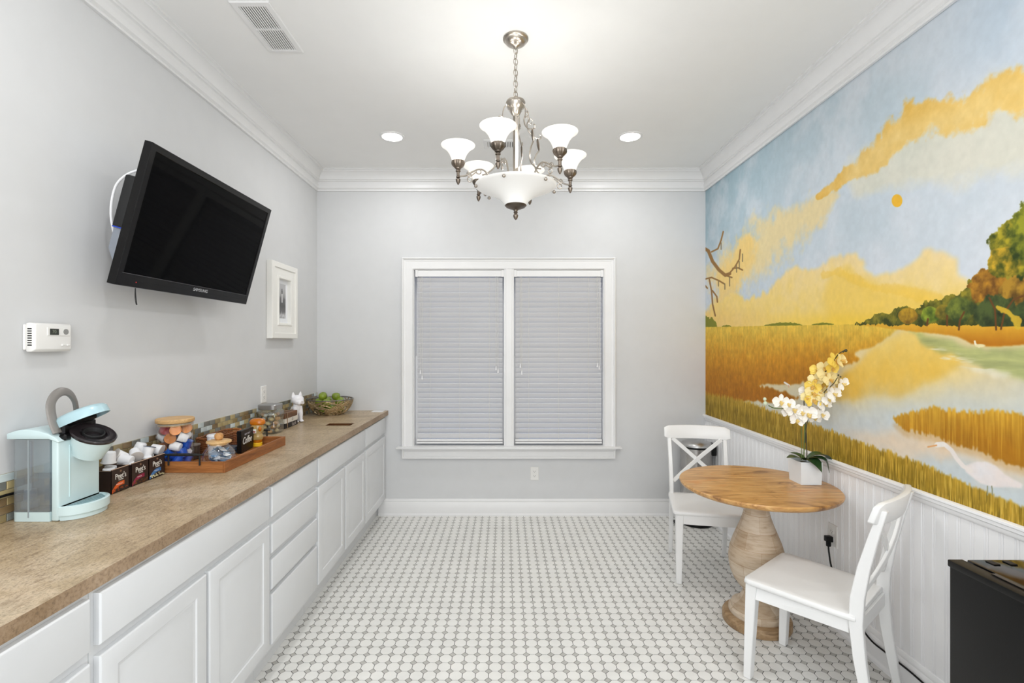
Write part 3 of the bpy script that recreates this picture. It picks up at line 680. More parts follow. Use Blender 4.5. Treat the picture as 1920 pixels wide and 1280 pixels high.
# ================================================================= ceiling
LENS = plain('can_lens', (255, 255, 255), .5, emit=14, ecol=(255, 252, 246))
for i, (x, y) in enumerate(CANS_AND_FILL[:4]):
    t = thing('recessed_light', ('lit recessed ceiling light left of the chandelier', 'lit recessed ceiling light right of the chandelier', 'recessed ceiling light overhead on the worktop side, out of frame', 'recessed ceiling light overhead on the mural side, out of frame')[i], 'ceiling light', (x, y, ZC))
    obj('trim_ring', MB().lathe([(.089, 0), (.089, -.003), (.084, -.006), (.074, -.006), (.070, -.003), (.070, 0)], (x, y, ZC-.0002), 40, cap0=False, cap1=False), TRIM, t)
    obj('lens', MB().lathe([(.0705, -.001), (.0705, -.003), (.03, -.0055), (.0, -.006)], (x, y, ZC-.0002), 32), LENS, t)
def vent(x0, x1, y0, y1, label, ny, nx, mid):
    t = thing('ceiling_vent', label, 'vent', ((x0+x1)/2, (y0+y1)/2, ZC)); z = ZC-.0003
    m = MB(); ring(m, x0, x1, y0, y1, [(0, z), (0, z-.003), (.004, z-.007), (.026, z-.009), (.028, z-.006), (.028, z)], 'z')
    if mid: m.box(x0+.02, x1-.02, (y0+y1)/2-.005, (y0+y1)/2+.005, z-.008, z-.001)
    obj('frame', m, TRIM, t, smooth=20)
    obj('dark_backing', MB().box(x0+.025, x1-.025, y0+.025, y1-.025, z-.0012, z-.0002), plain('duct_shade', (86, 76, 72), .9), t)  # flat dark sheet, its colour standing in for shade inside the opening
    a0, a1 = x0+.028, x1-.028; b0, b1 = y0+.028, y1-.028
    segs = [(b0, (y0+y1)/2-.005), ((y0+y1)/2+.005, b1)] if mid else [(b0, b1)]
    for (p, q) in segs:
        for i in range(nx):
            c = a0+(a1-a0)*(i+.5)/nx; w2 = (a1-a0)/nx*.27
            obj('slat', MB().add([(c-w2-.002, p, z-.002), (c-w2+.001, p, z-.008), (c+w2+.002, p, z-.008), (c+w2-.001, p, z-.002), (c-w2-.002, q, z-.002), (c-w2+.001, q, z-.008), (c+w2+.002, q, z-.008), (c+w2-.001, q, z-.002)], [(0, 1, 2, 3), (4, 5, 6, 7), (0, 1, 5, 4), (1, 2, 6, 5), (2, 3, 7, 6), (3, 0, 4, 7)]), TRIM, t, smooth=0)
    return t
vent(-1.213, -1.035, 2.125, 2.498, 'white slatted ceiling vent near the left crown moulding', 2, 11, True)
vent(-.155, .12, 3.57, 3.73, 'small white ceiling vent seen behind the chandelier', 1, 13, False)

# ================================================================= chandelier
CXc, CYc = .055, 2.389
ch = thing('chandelier', 'brushed nickel chandelier with six frosted shades and a ribbed centre bowl', 'chandelier', (CXc, CYc, ZC))
c0 = (CXc, CYc, 0)
n = NT('frosted_glass_lit'); n.b.inputs['Base Color'].default_value = lin((250, 248, 242)); n.b.inputs['Roughness'].default_value = .35
n.b.inputs['Emission Color'].default_value = lin((255, 250, 240)); n.b.inputs['Emission Strength'].default_value = SHADE_E*.38; FROST = n.m
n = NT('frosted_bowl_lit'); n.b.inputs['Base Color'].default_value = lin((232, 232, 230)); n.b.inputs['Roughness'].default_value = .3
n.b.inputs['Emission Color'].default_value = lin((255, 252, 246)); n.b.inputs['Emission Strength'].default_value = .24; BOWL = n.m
obj('canopy', MB().lathe([(.062, 0), (.063, -.006), (.058, -.012), (.054, -.014), (.050, -.022), (.036, -.032), (.03, -.034), (.024, -.036), (.014, -.042), (.008, -.05), (.0, -.052)], (CXc, CYc, ZC-.0003), 40), NICKEL, ch)
def link_mb(z, rot, L=.034, W=.011):
    P = []
    for k in range(20):
        a = 2*PI*k/20; x = W*math.cos(a); zz = (L/2)*math.sin(a)
        P.append((CXc+x*math.cos(rot), CYc+x*math.sin(rot), z+zz))
    return MB().tube(P, .0023, 6, closed=True)
z = 2.944; k = 0
while z > 2.715: obj('chain_link', link_mb(z, k*PI/2+.5), NICKEL, ch); z -= .0272; k += 1
Pw = [(CXc+.003*math.sin(i*1.3), CYc+.003*math.cos(i), 2.955-i*.025) for i in range(11)]
obj('wire', MB().tube(smooth_pts(Pw, 3), .0016, 6), NICKEL, ch)
def flute(n_, amp): return lambda i, j: 1+amp*(math.cos(n_*2*PI*j/72))
obj('hub', MB().lathe([(.006, .03), (.012, .02), (.044, .006), (.049, -.004), (.048, -.012), (.040, -.03), (.034, -.036), (.032, -.042), (.020, -.062), (.013, -.07), (.012, -.08)], (CXc, CYc, 2.690), 40), NICKEL, ch)
obj('stem', MB().prism([(CXc+.0135*math.cos(a*PI/3+.3), CYc+.0135*math.sin(a*PI/3+.3)) for a in range(6)], 'z', 2.27, 2.62), NICKEL, ch)
bowl = MB(); prof = [(.048, 2.176), (.056, 2.190), (.068, 2.206), (.088, 2.224), (.118, 2.241), (.152, 2.256), (.185, 2.268), (.199, 2.275), (.2005, 2.279), (.196, 2.281), (.18, 2.273), (.145, 2.260), (.105, 2.242), (.075, 2.222), (.05, 2.190)]
bowl.lathe(prof, c0, 144, mod=lambda i, j: 1+(.011 if j % 2 else -.011)*1.6*(1 if 2 < i < 7 else .2)); obj('glass_bowl', bowl, BOWL, ch, smooth=50)
obj('bowl_finial', MB().lathe([(.0, 2.19), (.05, 2.188), (.054, 2.180), (.048, 2.174), (.044, 2.172), (.036, 2.168), (.02, 2.163), (.011, 2.158), (.008, 2.150), (.011, 2.146), (.007, 2.142), (.0125, 2.133), (.0125, 2.128), (.008, 2.116), (.002, 2.110), (0, 2.109)], c0, 32), NICKELD, ch)
def arm_pt(a, r, z, t=0): return (CXc+r*math.cos(a)-t*math.sin(a), CYc+r*math.sin(a)+t*math.cos(a), z)
for k in range(6):
    a = math.radians(13+60*k)
    A = lambda pts: smooth_pts([arm_pt(a, *p) for p in pts], 6)
    m = MB()
    m.tube(A([(.118, 2.262), (.125, 2.30), (.15, 2.335), (.18, 2.345), (.215, 2.330), (.25, 2.308), (.285, 2.303)]), .0042, 8)       # long swan arm
    arm = obj('arm', m, NICKEL, ch)
    m = MB()
    if k % 2 == 1 or k == 0:
        m.tube(A([(.050, 2.668), (.06, 2.655), (.064, 2.64), (.07, 2.60)]), .0026, 6)
        m.tube(A([(.082, 2.598), (.076, 2.590), (.066, 2.597), (.066, 2.610), (.078, 2.615), (.088, 2.606)]), .0028, 6)
        m.tube(A([(.066, 2.605), (.058, 2.585), (.066, 2.555), (.09, 2.53), (.112, 2.522), (.128, 2.524), (.13, 2.536), (.122, 2.54)]), .0034, 8)
        m.tube(A([(.112, 2.522), (.121, 2.49), (.12, 2.465), (.103, 2.435), (.096, 2.40), (.105, 2.365), (.14, 2.33), (.168, 2.318)]), .0036, 8)
        obj('scroll', m, NICKEL, arm)
        lf_ = MB(); Pq = [arm_pt(a, .112, 2.522), arm_pt(a, .112, 2.51), arm_pt(a, .114, 2.49), arm_pt(a, .118, 2.468), arm_pt(a, .12, 2.455)]
        lf_.tube(Pq, [.003, .009, .0095, .006, .002], 8, flat=.6); obj('leaf', lf_, NICKELD, arm)
    m = MB()
    for (r0, z0_, rad) in ((.185, 2.333, .0115), (.232, 2.318, .0105), (.228, 2.292, .0115)):
        m.tube([arm_pt(a, r0+rad*math.cos(q*PI/8), z0_+rad*math.sin(q*PI/8)) for q in range(16)], .0028, 6, closed=True)
    m.tube(A([(.19, 2.322), (.20, 2.327), (.212, 2.318), (.222, 2.310)]), .0032, 6)
    m.sphere(arm_pt(a, .199, 2.262), .0085, 10, 8, (1, 1, 1))
    obj('ring_ornament', m, NICKEL, arm)
    sc = arm_pt(a, .285, 0)
    m = MB().lathe([(0, 2.262), (.003, 2.263), (.009, 2.275), (.0115, 2.284), (.0115, 2.289), (.006, 2.292), (.005, 2.294), (.010, 2.297), (.010, 2.300), (.0075, 2.303), (.0075, 2.322), (.012, 2.326), (.012, 2.330), (.008, 2.334), (.014, 2.338), (.015, 2.342)], sc, 20)
    obj('socket', m, NICKELD, arm)
    m = MB().lathe([(.012, 2.341), (.020, 2.346), (.029, 2.356), (.032, 2.366), (.031, 2.374), (.027, 2.376)], sc, 72, mod=lambda i, j: 1+.045*math.cos(12*2*PI*j/72)*(1 if 0 < i < 5 else 0))
    obj('shade_cup', m, NICKELD, arm)
    m = MB().lathe([(.026, 2.370), (.029, 2.378), (.034, 2.392), (.043, 2.412), (.056, 2.430), (.070, 2.443), (.081, 2.4495), (.0815, 2.452), (.078, 2.452), (.066, 2.443), (.053, 2.430), (.040, 2.412), (.031, 2.392), (.026, 2.378)], sc, 72, mod=lambda i, j: 1+(.010 if j % 2 else -.010)*(1 if 1 < i < 6 else .2))
    obj('glass_shade', m, FROST, arm, smooth=50)
    lamp('shade_bulb', 'POINT', (sc[0], sc[1], 2.430), BULB_W, shadow_soft_size=.02).parent = None
# ================================================================= pedestal table
n = NT('mango_top'); n.b.inputs['Roughness'].default_value = .33
ang = math.radians(37)
g1 = n.noise(n.coord((2.0, 22, 8), (0, 0, ang)), 2.4, 8, .65, .8); g2 = n.noise(n.coord((1.5, 3.5, 3), (0, 0, ang)), 2.6, 4, .6, 1.2)
c = n.ramp(g1, [(.28, (146, 106, 62)), (.44, (192, 146, 90)), (.6, (212, 168, 108)), (.75, (226, 190, 136))])
c = n.mix(c, n.ramp(g2, [(.34, (140, 106, 72)), (.45, (246, 234, 216)), (.56, (255, 255, 255)), (.68, (255, 214, 150))]), .75, 'MULTIPLY')
k = n.noise(n.coord((2.6, 9, 5), (0, 0, ang)), 2.0, 3, .5, .3)
c = n.mix(c, n.ramp(k, [(.0, (255, 255, 255)), (.68, (255, 255, 255)), (.78, (110, 78, 44))]), .75, 'MULTIPLY')
n.link(c, n.b.inputs['Base Color']); n.bump(g1, .15, .001); MANGO = n.m
n = NT('whitewashed_mango'); n.b.inputs['Roughness'].default_value = .6
tc = n.new('ShaderNodeTexCoord'); sp = n.new('ShaderNodeSeparateXYZ'); n.link(tc.outputs['Object'], sp.inputs[0])
at = n.new('ShaderNodeMath', operation='ARCTAN2'); n.link(sp.outputs[1], at.inputs[0]); n.link(sp.outputs[0], at.inputs[1])
cb = n.new('ShaderNodeCombineXYZ'); mu_ = n.new('ShaderNodeMath', operation='MULTIPLY'); mu_.inputs[1].default_value = .16; n.link(at.outputs[0], mu_.inputs[0])
n.link(mu_.outputs[0], cb.inputs[0]); n.link(sp.outputs[2], cb.inputs[1])
br = n.new('ShaderNodeTexBrick'); n.link(cb.outputs[0], br.inputs['Vector']); br.inputs['Scale'].default_value = 5.0
br.inputs['Color1'].default_value = lin((222, 210, 194)); br.inputs['Color2'].default_value = lin((190, 170, 146)); br.inputs['Mortar'].default_value = lin((176, 146, 112))
br.inputs['Mortar Size'].default_value = .004; br.inputs['Brick Width'].default_value = 1.0; br.inputs['Row Height'].default_value = .42
g1 = n.noise(n.coord((4, 4, 26)), 2.6, 7, .65, .5)
c = n.mix(br.outputs[0], n.ramp(g1, [(.3, (196, 174, 148)), (.5, (242, 234, 222)), (.7, (255, 255, 255))]), .75, 'MULTIPLY')
n.link(c, n.b.inputs['Base Color']); n.bump(g1, .2, .001); WASH = n.m
TC = (1.357, 2.608)
t = thing('pedestal_table', 'round wooden table with a turned whitewashed pedestal', 'table', (TC[0], TC[1], 0))
obj('tabletop', MB().lathe([(0, .712), (.33, .712), (.365, .716), (.386, .728), (.391, .738), (.3915, .743), (.387, .748), (0, .748)], (*TC, 0), 96), MANGO, t)
obj('pedestal', MB().lathe([(.135, .0505), (.138, .056), (.138, .074), (.132, .080), (.126, .082), (.124, .098), (.112, .106), (.098, .114), (.082, .132), (.071, .152), (.066, .168), (.066, .176), (.072, .184), (.090, .202), (.112, .232), (.128, .270), (.137, .310), (.139, .350), (.134, .392), (.120, .440), (.102, .486), (.084, .530), (.070, .570), (.060, .610), (.053, .655), (.050, .7115)], (*TC, 0), 64), WASH, t)
obj('base', MB().lathe([(0, .001), (.166, .001), (.169, .006), (.169, .040), (.165, .047), (.158, .050), (0, .050)], (*TC, 0), 64), wood('base_wood', (132, 104, 72), (170, 140, 104), (196, 170, 136), 0, 1, .6), t)

# ================================================================= chairs
def chair(loc, rz, label):
    t = thing('dining_chair', label, 'chair', (*loc, 0), rz, 'white cross-back chairs at the round table')
    def part(name, m, **kw): return obj(name, m, CHAIRW, t, world=False, **kw)
    # seat with a slightly dished top
    q = [(-.20, -.205), (.20, -.205), (.207, -.15), (.222, .19), (.214, .210), (.196, .216), (-.196, .216), (-.214, .210), (-.222, .19), (-.207, -.15)]
    def sc_(s, z): return [(x*s, y*s+.0, z) for x, y in q]
    m = MB(); m.rings([sc_(.975, .428), sc_(.995, .432), sc_(1, .440), sc_(.99, .449), sc_(.965, .452), sc_(.80, .449)]); part('seat', m, smooth=50)
    def taper(p0, p1, a0, b0, a1, b1):
        m = MB(); m.rings([[(p0[0]+sx*a0, p0[1]+sy*b0, p0[2]) for sx, sy in ((-1, -1), (1, -1), (1, 1), (-1, 1))], [(p1[0]+sx*a1, p1[1]+sy*b1, p1[2]) for sx, sy in ((-1, -1), (1, -1), (1, 1), (-1, 1))]]); return m
    for s in (-1, 1):
        part('leg', taper((s*.184, .185, .427), (s*.190, .202, 0.001), .023, .023, .0165, .0165), bevel=.003)
        # rear leg sweeps up into the back post
        path = [(s*.180, -.262, .001, .013), (s*.180, -.240, .12, .017), (s*.180, -.215, .28, .021), (s*.180, -.202, .42, .0235), (s*.181, -.207, .52, .0235), (s*.183, -.228, .64, .021), (s*.186, -.262, .78, .017), (s*.189, -.290, .880, .014)]
        m = MB(); m.rings([[(x+a*.0125, y+b*h, z) for a, b in ((-1, -1), (1, -1), (1, 1), (-1, 1))] for x, y, z, h in path]); part('leg', m, bevel=.0025, smooth=30)
        part('side_apron', MB().add([(s*.172-.009, -.178, .372), (s*.172+.009, -.178, .372), (s*.190+.009-.012, .163, .372), (s*.190-.009-.012, .163, .372), (s*.172-.009, -.178, .4275), (s*.172+.009, -.178, .4275), (s*.178+.009, .163, .4275), (s*.178-.009, .163, .4275)], [(0, 3, 2, 1), (4, 5, 6, 7), (0, 1, 5, 4), (1, 2, 6, 5), (2, 3, 7, 6), (3, 0, 4, 7)]))
    part('front_apron', MB().box(-.162, .162, .187, .206, .372, .4275)); part('rear_apron', MB().box(-.168, .168, -.212, -.192, .372, .4275))
    m = MB(); N = 14; rs = []
    for i in range(N+1):
        u = -1+2*i/N; x = u*.222; y = -.250-.036*(1-u*u)
        top = .912-.006*u*u; bot = .820; e = .012*(abs(u) > .93)
        rs.append([(x, y+.0115-.006, bot+e), (x, y-.0115-.006, bot+e), (x*1.0, y-.0115-.026, top-e), (x*1.0, y+.0115-.026, top-e)])
    m.rings(rs); part('top_rail', m, bevel=.005, seg=2, smooth=40)
    for s in (-1, 1):
        m = MB(); P = []
        for i in range(9):
            u = i/8; x = s*(-.166+.332*u); z = .822-.292*u; zz = (z-.52)/.36
            P.append((x, -.208-.072*zz-.022*math.sin(PI*u)+(.004*s), z))
        rs = [[(p[0]+dx, p[1]+dy, p[2]+dz) for dx, dy, dz in ((-.008*s, -.006, -.0105), (-.008*s, .006, -.0105), (.008*s, .006, .0105), (.008*s, -.006, .0105))] for p in P]
        m.rings(rs); part('cross_brace', m, bevel=.002)
    return t
chair((1.372, 2.142), math.radians(39), 'white cross-back chair nearest the camera beside the fridge')
chair((1.318, 3.195), math.radians(168.5), 'white cross-back chair at the far side of the round table')

# ================================================================= trash can
tc_ = (1.605, 4.055)
t = thing('trash_can', 'round stainless steel pedal bin in the corner behind the far chair', 'trash can', (*tc_, 0))
obj('bin_body', MB().lathe([(.124, .018), (.126, .022), (.126, .635)], (*tc_, 0), 48), STEEL, t)
obj('base_ring', MB().lathe([(.128, .001), (.130, .004), (.130, .018), (.126, .020)], (*tc_, 0), 48), BLACK, t)
obj('rim', MB().lathe([(.1275, .636), (.130, .638), (.130, .648), (.127, .650)], (*tc_, 0), 48), BLACK, t)
obj('lid', MB().lathe([(.127, .650), (.126, .662), (.115, .676), (.08, .687), (.03, .692), (0, .693)], (*tc_, 0), 48), plain('lid_steel', (190, 190, 190), .3, 1), t)
obj('hinge', MB().box(tc_[0]+.092, tc_[0]+.140, tc_[1]-.075, tc_[1]+.02, .575, .672), BLACK, t, bevel=.006)
obj('pedal', MB().box(tc_[0]-.20, tc_[0]-.128, tc_[1]-.06, tc_[1]+.0, .012, .028), BLACK, t, bevel=.004)

# ================================================================= mini fridge
t = thing('mini_fridge', 'black mini fridge against the beadboard in the lower right corner', 'fridge', (1.56, 1.21, 0))
FRB = plain('fridge_black', (13, 13, 13), .4, spec=.3, bump=.15, bscale=420, var=.06)
obj('cabinet', MB().box(1.385, 1.745, .975, 1.44, .012, .838), FRB, t, bevel=.005, seg=2)
obj('top_panel', MB().box(1.378, 1.747, .972, 1.444, .838, .857), plain('fridge_top', (12, 12, 13), .10, var=.1), t, bevel=.004, seg=2)
obj('door', MB().box(1.325, 1.366, .975, 1.444, .03, .842), FRB, t, bevel=.006, seg=2)
obj('door_cap', MB().box(1.322, 1.368, .972, 1.447, .836, .857), BLACK, t, bevel=.004, seg=2)
obj('door_gasket', MB().box(1.366, 1.385, .99, 1.43, .04, .835), DARKGAP, t)
obj('grip_trim', MB().box(1.3555, 1.371, 1.05, 1.35, .8575, .860), plain('grip_gloss', (52, 48, 42), .2, .5), t, bevel=.001)
for (a, b) in ((1.41, 1.0), (1.41, 1.41), (1.71, 1.0), (1.71, 1.41)): obj('foot', MB().lathe([(.016, .0005), (.016, .012)], (a, b, 0), 16), BLACK, t)
for a in (1.42, 1.47): obj('hinge_cap', MB().box(a, a+.02, 1.405, 1.432, .857, .8595), BLACK, t, bevel=.001)

# ================================================================= orchid
orc = thing('potted_orchid', 'white and yellow orchid in a square white pot on the round table', 'plant', (1.633, 2.631, .7485))
POT = plain('pot_white', (234, 240, 244), .35, var=.01)
m = MB(); a0, a1, b0, b1 = 1.575, 1.691, 2.573, 2.689
m.loft([(a0+.004, a1-.004, b0+.004, b1-.004, .7485), (a0, a1, b0, b1, .8685), (a0+.006, a1-.006, b0+.006, b1-.006, .8685), (a0+.008, a1-.008, b0+.008, b1-.008, .845)], 'z'); obj('pot', m, POT, orc, smooth=0)
obj('moss', MB().sphere((1.633, 2.631, .842), .05, 12, 8, (1, 1, .3)), plain('moss', (92, 84, 50), .9, var=.3), orc)
LEAF = plain('leaf_green', (42, 72, 36), .35, var=.2, coat=.2)
STEM = plain('stem_green', (88, 112, 46), .5, var=.15); STEMD = plain('stem_dark', (64, 62, 36), .6, var=.2)
def leaf(P, ws, name='leaf', mat=None, parent=None, fold=.25, th=.0015):
    P = smooth_pts(P, 4); m = MB(); N = len(P); rs = []
    for i, p in enumerate(P):
        t_ = (P[min(i+1, N-1)]-P[max(i-1, 0)]).normalized(); side = t_.cross(Vector((0, 0, 1)))
        if side.length < .2: side = Vector((1, 0, 0))
        side.normalize(); up = side.cross(t_).normalized()
        u = i/(N-1)*(len(ws)-1); k = min(int(u), len(ws)-2); w_ = ws[k]+(ws[k+1]-ws[k])*(u-k)
        rs.append([p-side*w_+up*w_*fold, p-side*w_*.5+up*w_*fold*.3, p, p+side*w_*.5+up*w_*fold*.3, p+side*w_+up*w_*fold, p+side*w_*.5+up*(w_*fold*.3-th), p-up*th, p-side*w_*.5+up*(w_*fold*.3-th)])
    m.rings(rs); return obj(name, m, mat or LEAF, parent or orc, smooth=60)
W4 = [.008, .026, .038, .042, .036, .018, .001]
b = Vector((1.633, 2.63, .868))
leaf([b, b+Vector((-.03, -.01, .016)), b+Vector((-.07, -.02, .022)), b+Vector((-.118, -.03, .02)), ], W4, fold=.1)
leaf([b, b+Vector((.0, -.04, .014)), b+Vector((.012, -.075, .0)), b+Vector((.025, -.10, -.04)), ], W4, fold=.15)
leaf([b, b+Vector((.04, -.01, .03)), b+Vector((.085, -.015, .032)), b+Vector((.118, -.02, .005)), b+Vector((.13, -.03, -.04))], W4, fold=.2)
leaf([b, b+Vector((.035, -.035, .02)), b+Vector((.07, -.06, .01)), b+Vector((.085, -.07, -.05))], [w*.9 for w in W4], fold=.2)
leaf([b, b+Vector((-.02, .03, .02)), b+Vector((-.05, .05, .03))], [w*.7 for w in W4], fold=.2)
YO = 2.61
def op(x, y, dy=0): return px(x, y, min(YO+dy, 1.69*F/(x-CX)))
obj('stake', MB().tube([op(1503, 862), op(1503, 800), op(1502, 760)], .0018, 6), STEM, orc)
obj('stem', MB().tube(smooth_pts([op(1507, 862, .01), op(1508, 830), op(1509, 800), op(1507, 782), op(1500, 770), op(1488, 768, -.01), op(1470, 766, -.02), op(1452, 765, -.02), op(1441, 760, -.02)], 5), .0026, 8), STEM, orc)
obj('stem', MB().tube(smooth_pts([op(1513, 862), op(1512, 820), op(1510, 790), op(1509, 770), op(1508, 750, .01), op(1518, 735, .01), op(1532, 718, .0), op(1545, 700), op(1560, 682), op(1572, 664), op(1585, 656)], 5), .0026, 8), STEMD, orc)
obj('stem', MB().tube(smooth_pts([op(1510, 830, .02), op(1512, 800, .03), op(1520, 770, .04), op(1535, 748, .04), op(1550, 730, .04), op(1562, 720, .04), op(1570, 708, .04)], 5), .0022, 8), STEMD, orc)
PW = plain('petal_white', (250, 247, 240), .5, var=.01); PY = plain('petal_yellow', (248, 214, 96), .5, var=.05); PC = plain('petal_cream', (248, 232, 170), .5, var=.02)
LIPW = plain('lip_white', (232, 205, 130), .5); LIPY = plain('lip_yellow', (232, 176, 90), .5, var=.2); BUD = plain('bud_green', (206, 218, 190), .5)
def petal(m, ang, L, W, cup=.25):
    N = 6; rs = []
    for i in range(N+1):
        u = i/N; w_ = W*math.sin(PI*min(1, .08+u*.92))**.65*(.65+.5*u) if u < 1 else W*.12
        z_ = cup*L*(u*u-.15); r = .004+L*u
        row = []
        for j in range(-2, 3):
            v = j/2; x = v*w_; row.append((x, r, z_+.25*w_*abs(v)*v*v))
        back = [(x, y, z-.0012) for x, y, z in reversed(row)]
        c_, s_ = math.cos(ang), math.sin(ang)
        rs.append([(x*c_-y*s_, x*s_+y*c_, z) for x, y, z in row+back])
    m.rings(rs)
def flower_me(pm, lm):
    m = MB()
    for a in (0, 2*PI*.36, -2*PI*.36): petal(m, a, .030, .0105)
    for a in (PI/2*.92, -PI/2*.92): petal(m, a, .031, .0205, .12)
    o = obj('flower', m, pm, None, smooth=60); me1 = o.data; bpy.data.objects.remove(o)
    m = MB(); m.sphere((0, 0, .006), .005, 8, 6); m.tube([(0, -.003, .006), (0, -.010, .012), (0, -.016, .010)], [.005, .006, .002], 8, flat=.6)
    for s in (-1, 1): m.tube([(0, -.002, .006), (s*.006, -.004, .012), (s*.009, -.001, .016)], [.003, .0035, .001], 6)
    o = obj('lip', m, lm, None); me2 = o.data; bpy.data.objects.remove(o); return me1, me2
FW, FY, FC = flower_me(PW, LIPW), flower_me(PY, LIPY), flower_me(PC, LIPY)
fl = [(1464, 753, -.03, FW, -25, 1.0), (1477, 757, -.035, FW, -10, .9), (1488, 768, -.03, FW, 10, 1.05), (1478, 772, -.015, FW, -30, .8), (1503, 772, -.04, FW, 5, .95), (1514, 776, -.045, FW, 20, 1.15), (1495, 787, -.03, FW, -8, .9),
      (1530, 768, .02, FW, 30, .9), (1541, 777, .03, FW, 15, .9), (1528, 783, .03, FW, -15, .8), (1545, 757, .035, FW, 40, .95), (1553, 748, .03, FW, 10, .8), (1563, 738, .04, FW, 35, .9), (1557, 726, .04, FW, 60, .8), (1580, 719, .04, FW, 55, .8), (1512, 734, .0, FW, -30, .9),
      (1566, 675, -.02, FY, 30, 1.0), (1577, 676, -.02, FC, 60, .9), (1560, 690, -.02, FY, 10, .8), (1546, 690, -.03, FC, -20, .95), (1534, 694, -.03, FY, -35, .95), (1549, 703, -.035, FC, 15, 1.15), (1556, 712, -.02, FC, 35, .9), (1529, 712, -.03, FC, -25, .9), (1524, 724, -.03, FY, -35, .95), (1539, 722, -.03, FY, 10, .95), (1526, 738, -.035, FC, -10, 1.1), (1536, 733, -.03, FC, 25, .9), (1524, 750, -.04, FY, 15, 1.05), (1514, 745, -.03, FC, -35, .8)]
for (x, y, dy, me, a, s) in fl:
    o = share('flower', me[0], Vector(op(x, y, dy))-Vector(orc.location), orc)
    # flowers look out of the spray towards the room
    q = Matrix.Rotation(math.radians(a*.5+R.uniform(-12, 12)-10), 4, 'Z') @ Matrix.Rotation(math.radians(90+R.uniform(-18, 10)), 4, 'X') @ Matrix.Rotation(math.radians(a*.5+R.uniform(-20, 20)), 4, 'Z')
    o.rotation_euler = q.to_euler(); o.scale = (s*1.25,)*3
    if me is not FW: o['label'] = 'pale yellow orchid flower'
    share('lip', me[1], (0, 0, 0), o)
for (x, y, r) in ((1434, 748, .0085), (1435, 756, .0105), (1586, 657, .007), (1581, 659, .005), (1572, 703, .004), (1576, 706, .004)):
    obj('bud', MB().sphere(op(x, y, -.02), r, 10, 8, (1, 1, 1.15)), BUD if x < 1500 else STEMD, orc)
# ================================================================= coffee maker
Zc = CT
t = thing('coffee_maker', 'pale aqua single-cup coffee maker with its lid open', 'coffee maker', (-1.54, 1.675, Zc))
g = .0008
obj('body', MB().box(-1.622, -1.488, 1.664, 1.752, Zc+g, 1.192).box(-1.488, -1.464, 1.588, 1.752, Zc+g, 1.186), AQUA, t, bevel=.006, seg=3)
q = [(-1.628, 1.187), (-1.628, 1.205), (-1.60, 1.215), (-1.565, 1.219), (-1.53, 1.215), (-1.495, 1.205), (-1.472, 1.193), (-1.458, 1.180), (-1.460, 1.176), (-1.49, 1.187)]
m = MB(); m.rings([[(x, y, z) for x, z in q] for y in (1.583, 1.757)]); obj('top_cover', m, AQUA, t, bevel=.004, seg=2, smooth=50)
TANK = thin_glass('smoked_tank', (226, 232, 235), .05, .16); WATER = thin_glass('water', (222, 230, 235), .03, .05)
m = MB(); a = []
for i in range(7): th_ = PI+PI/2*i/6; a.append((-1.596+.026*math.cos(th_), 1.612+.026*math.sin(th_)))
a += [(-1.490, 1.586), (-1.490, 1.662), (-1.622, 1.662)]
m.prism(a, 'z', .948, 1.186); obj('water_tank', m, TANK, t, smooth=40)
def insetp(a, k): cx, cy = -1.556, 1.624; return [(cx+(x-cx)*k, cy+(y-cy)*k) for x, y in a]
obj('water', MB().prism(insetp(a, .96), 'z', .95, 1.058), WATER, t, smooth=40)
obj('tank_base', MB().prism(a, 'z', Zc+g, .948), AQUA, t, smooth=40)
obj('tank_rib', MB().box(-1.561, -1.557, 1.5845, 1.589, .93, 1.184), plain('rib_grey', (150, 160, 164), .3), t)
obj('filter_holder', MB().lathe([(.022, 0), (.024, .004), (.024, .022), (.018, .026), (.016, .06), (.005, .064), (.005, .22)], (-1.588, 1.622, .952), 20), plain('filter_grey', (120, 134, 150), .4, var=.05), t)
obj('front_groove', MB().box(-1.4655, -1.4625, 1.628, 1.633, .985, 1.16), plain('aqua_shade', (196, 222, 226), .3), t, bevel=.001)
def halfell(cx, cy, rx, ry, n_=24): return [(cx, cy-ry)]+[(cx+rx*math.sin(PI*i/n_), cy-ry*math.cos(PI*i/n_)) for i in range(1, n_)]+[(cx, cy+ry)]
obj('drip_base', MB().prism(halfell(-1.464, 1.672, .068, .078), 'z', Zc+g, .936), AQUA, t, smooth=30)
m = MB(); e1 = halfell(-1.464, 1.672, .075, .085); e2 = halfell(-1.464, 1.672, .066, .077)
m.rings([[(x, y, .934) for x, y in e1], [(x, y, .962) for x, y in e1], [(x, y, .964) for x, y in e2], [(x, y, .959) for x, y in e2]]); obj('drip_tray', m, AQUA, t, smooth=30)
m = MB()
for i in range(9):
    for j in range(14):
        x = -1.458+i*.0072; y = 1.602+j*.0106+(i % 2)*.005
        if ((x+1.464)/.060)**2+((y-1.672)/.070)**2 < 1: m.box(x, x+.0045, y, y+.0075, .9592, .9602)
obj('drip_grid', m, plain('grid_shade', (130, 160, 166), .5), t)
nrm = Vector((.42, -.18, .89)).normalized(); uu = Vector((1, 0, 0)); uu = (uu-nrm*uu.dot(nrm)).normalized(); vv = nrm.cross(uu)
Mh = basis(Vector((-1.415, 1.668, 1.190)), uu, vv, nrm)
def hm_(): m = MB(); m.M = Mh; return m
obj('brew_head', hm_().lathe([(.030, -.086), (.041, -.080), (.048, -.050), (.056, -.004), (.056, 0), (.05, 0), (.042, -.06), (0, -.07)], n=40, sx=1.18), AQUA, t)
RING = plain('ring_brown_black', (44, 38, 40), .15, var=.1)
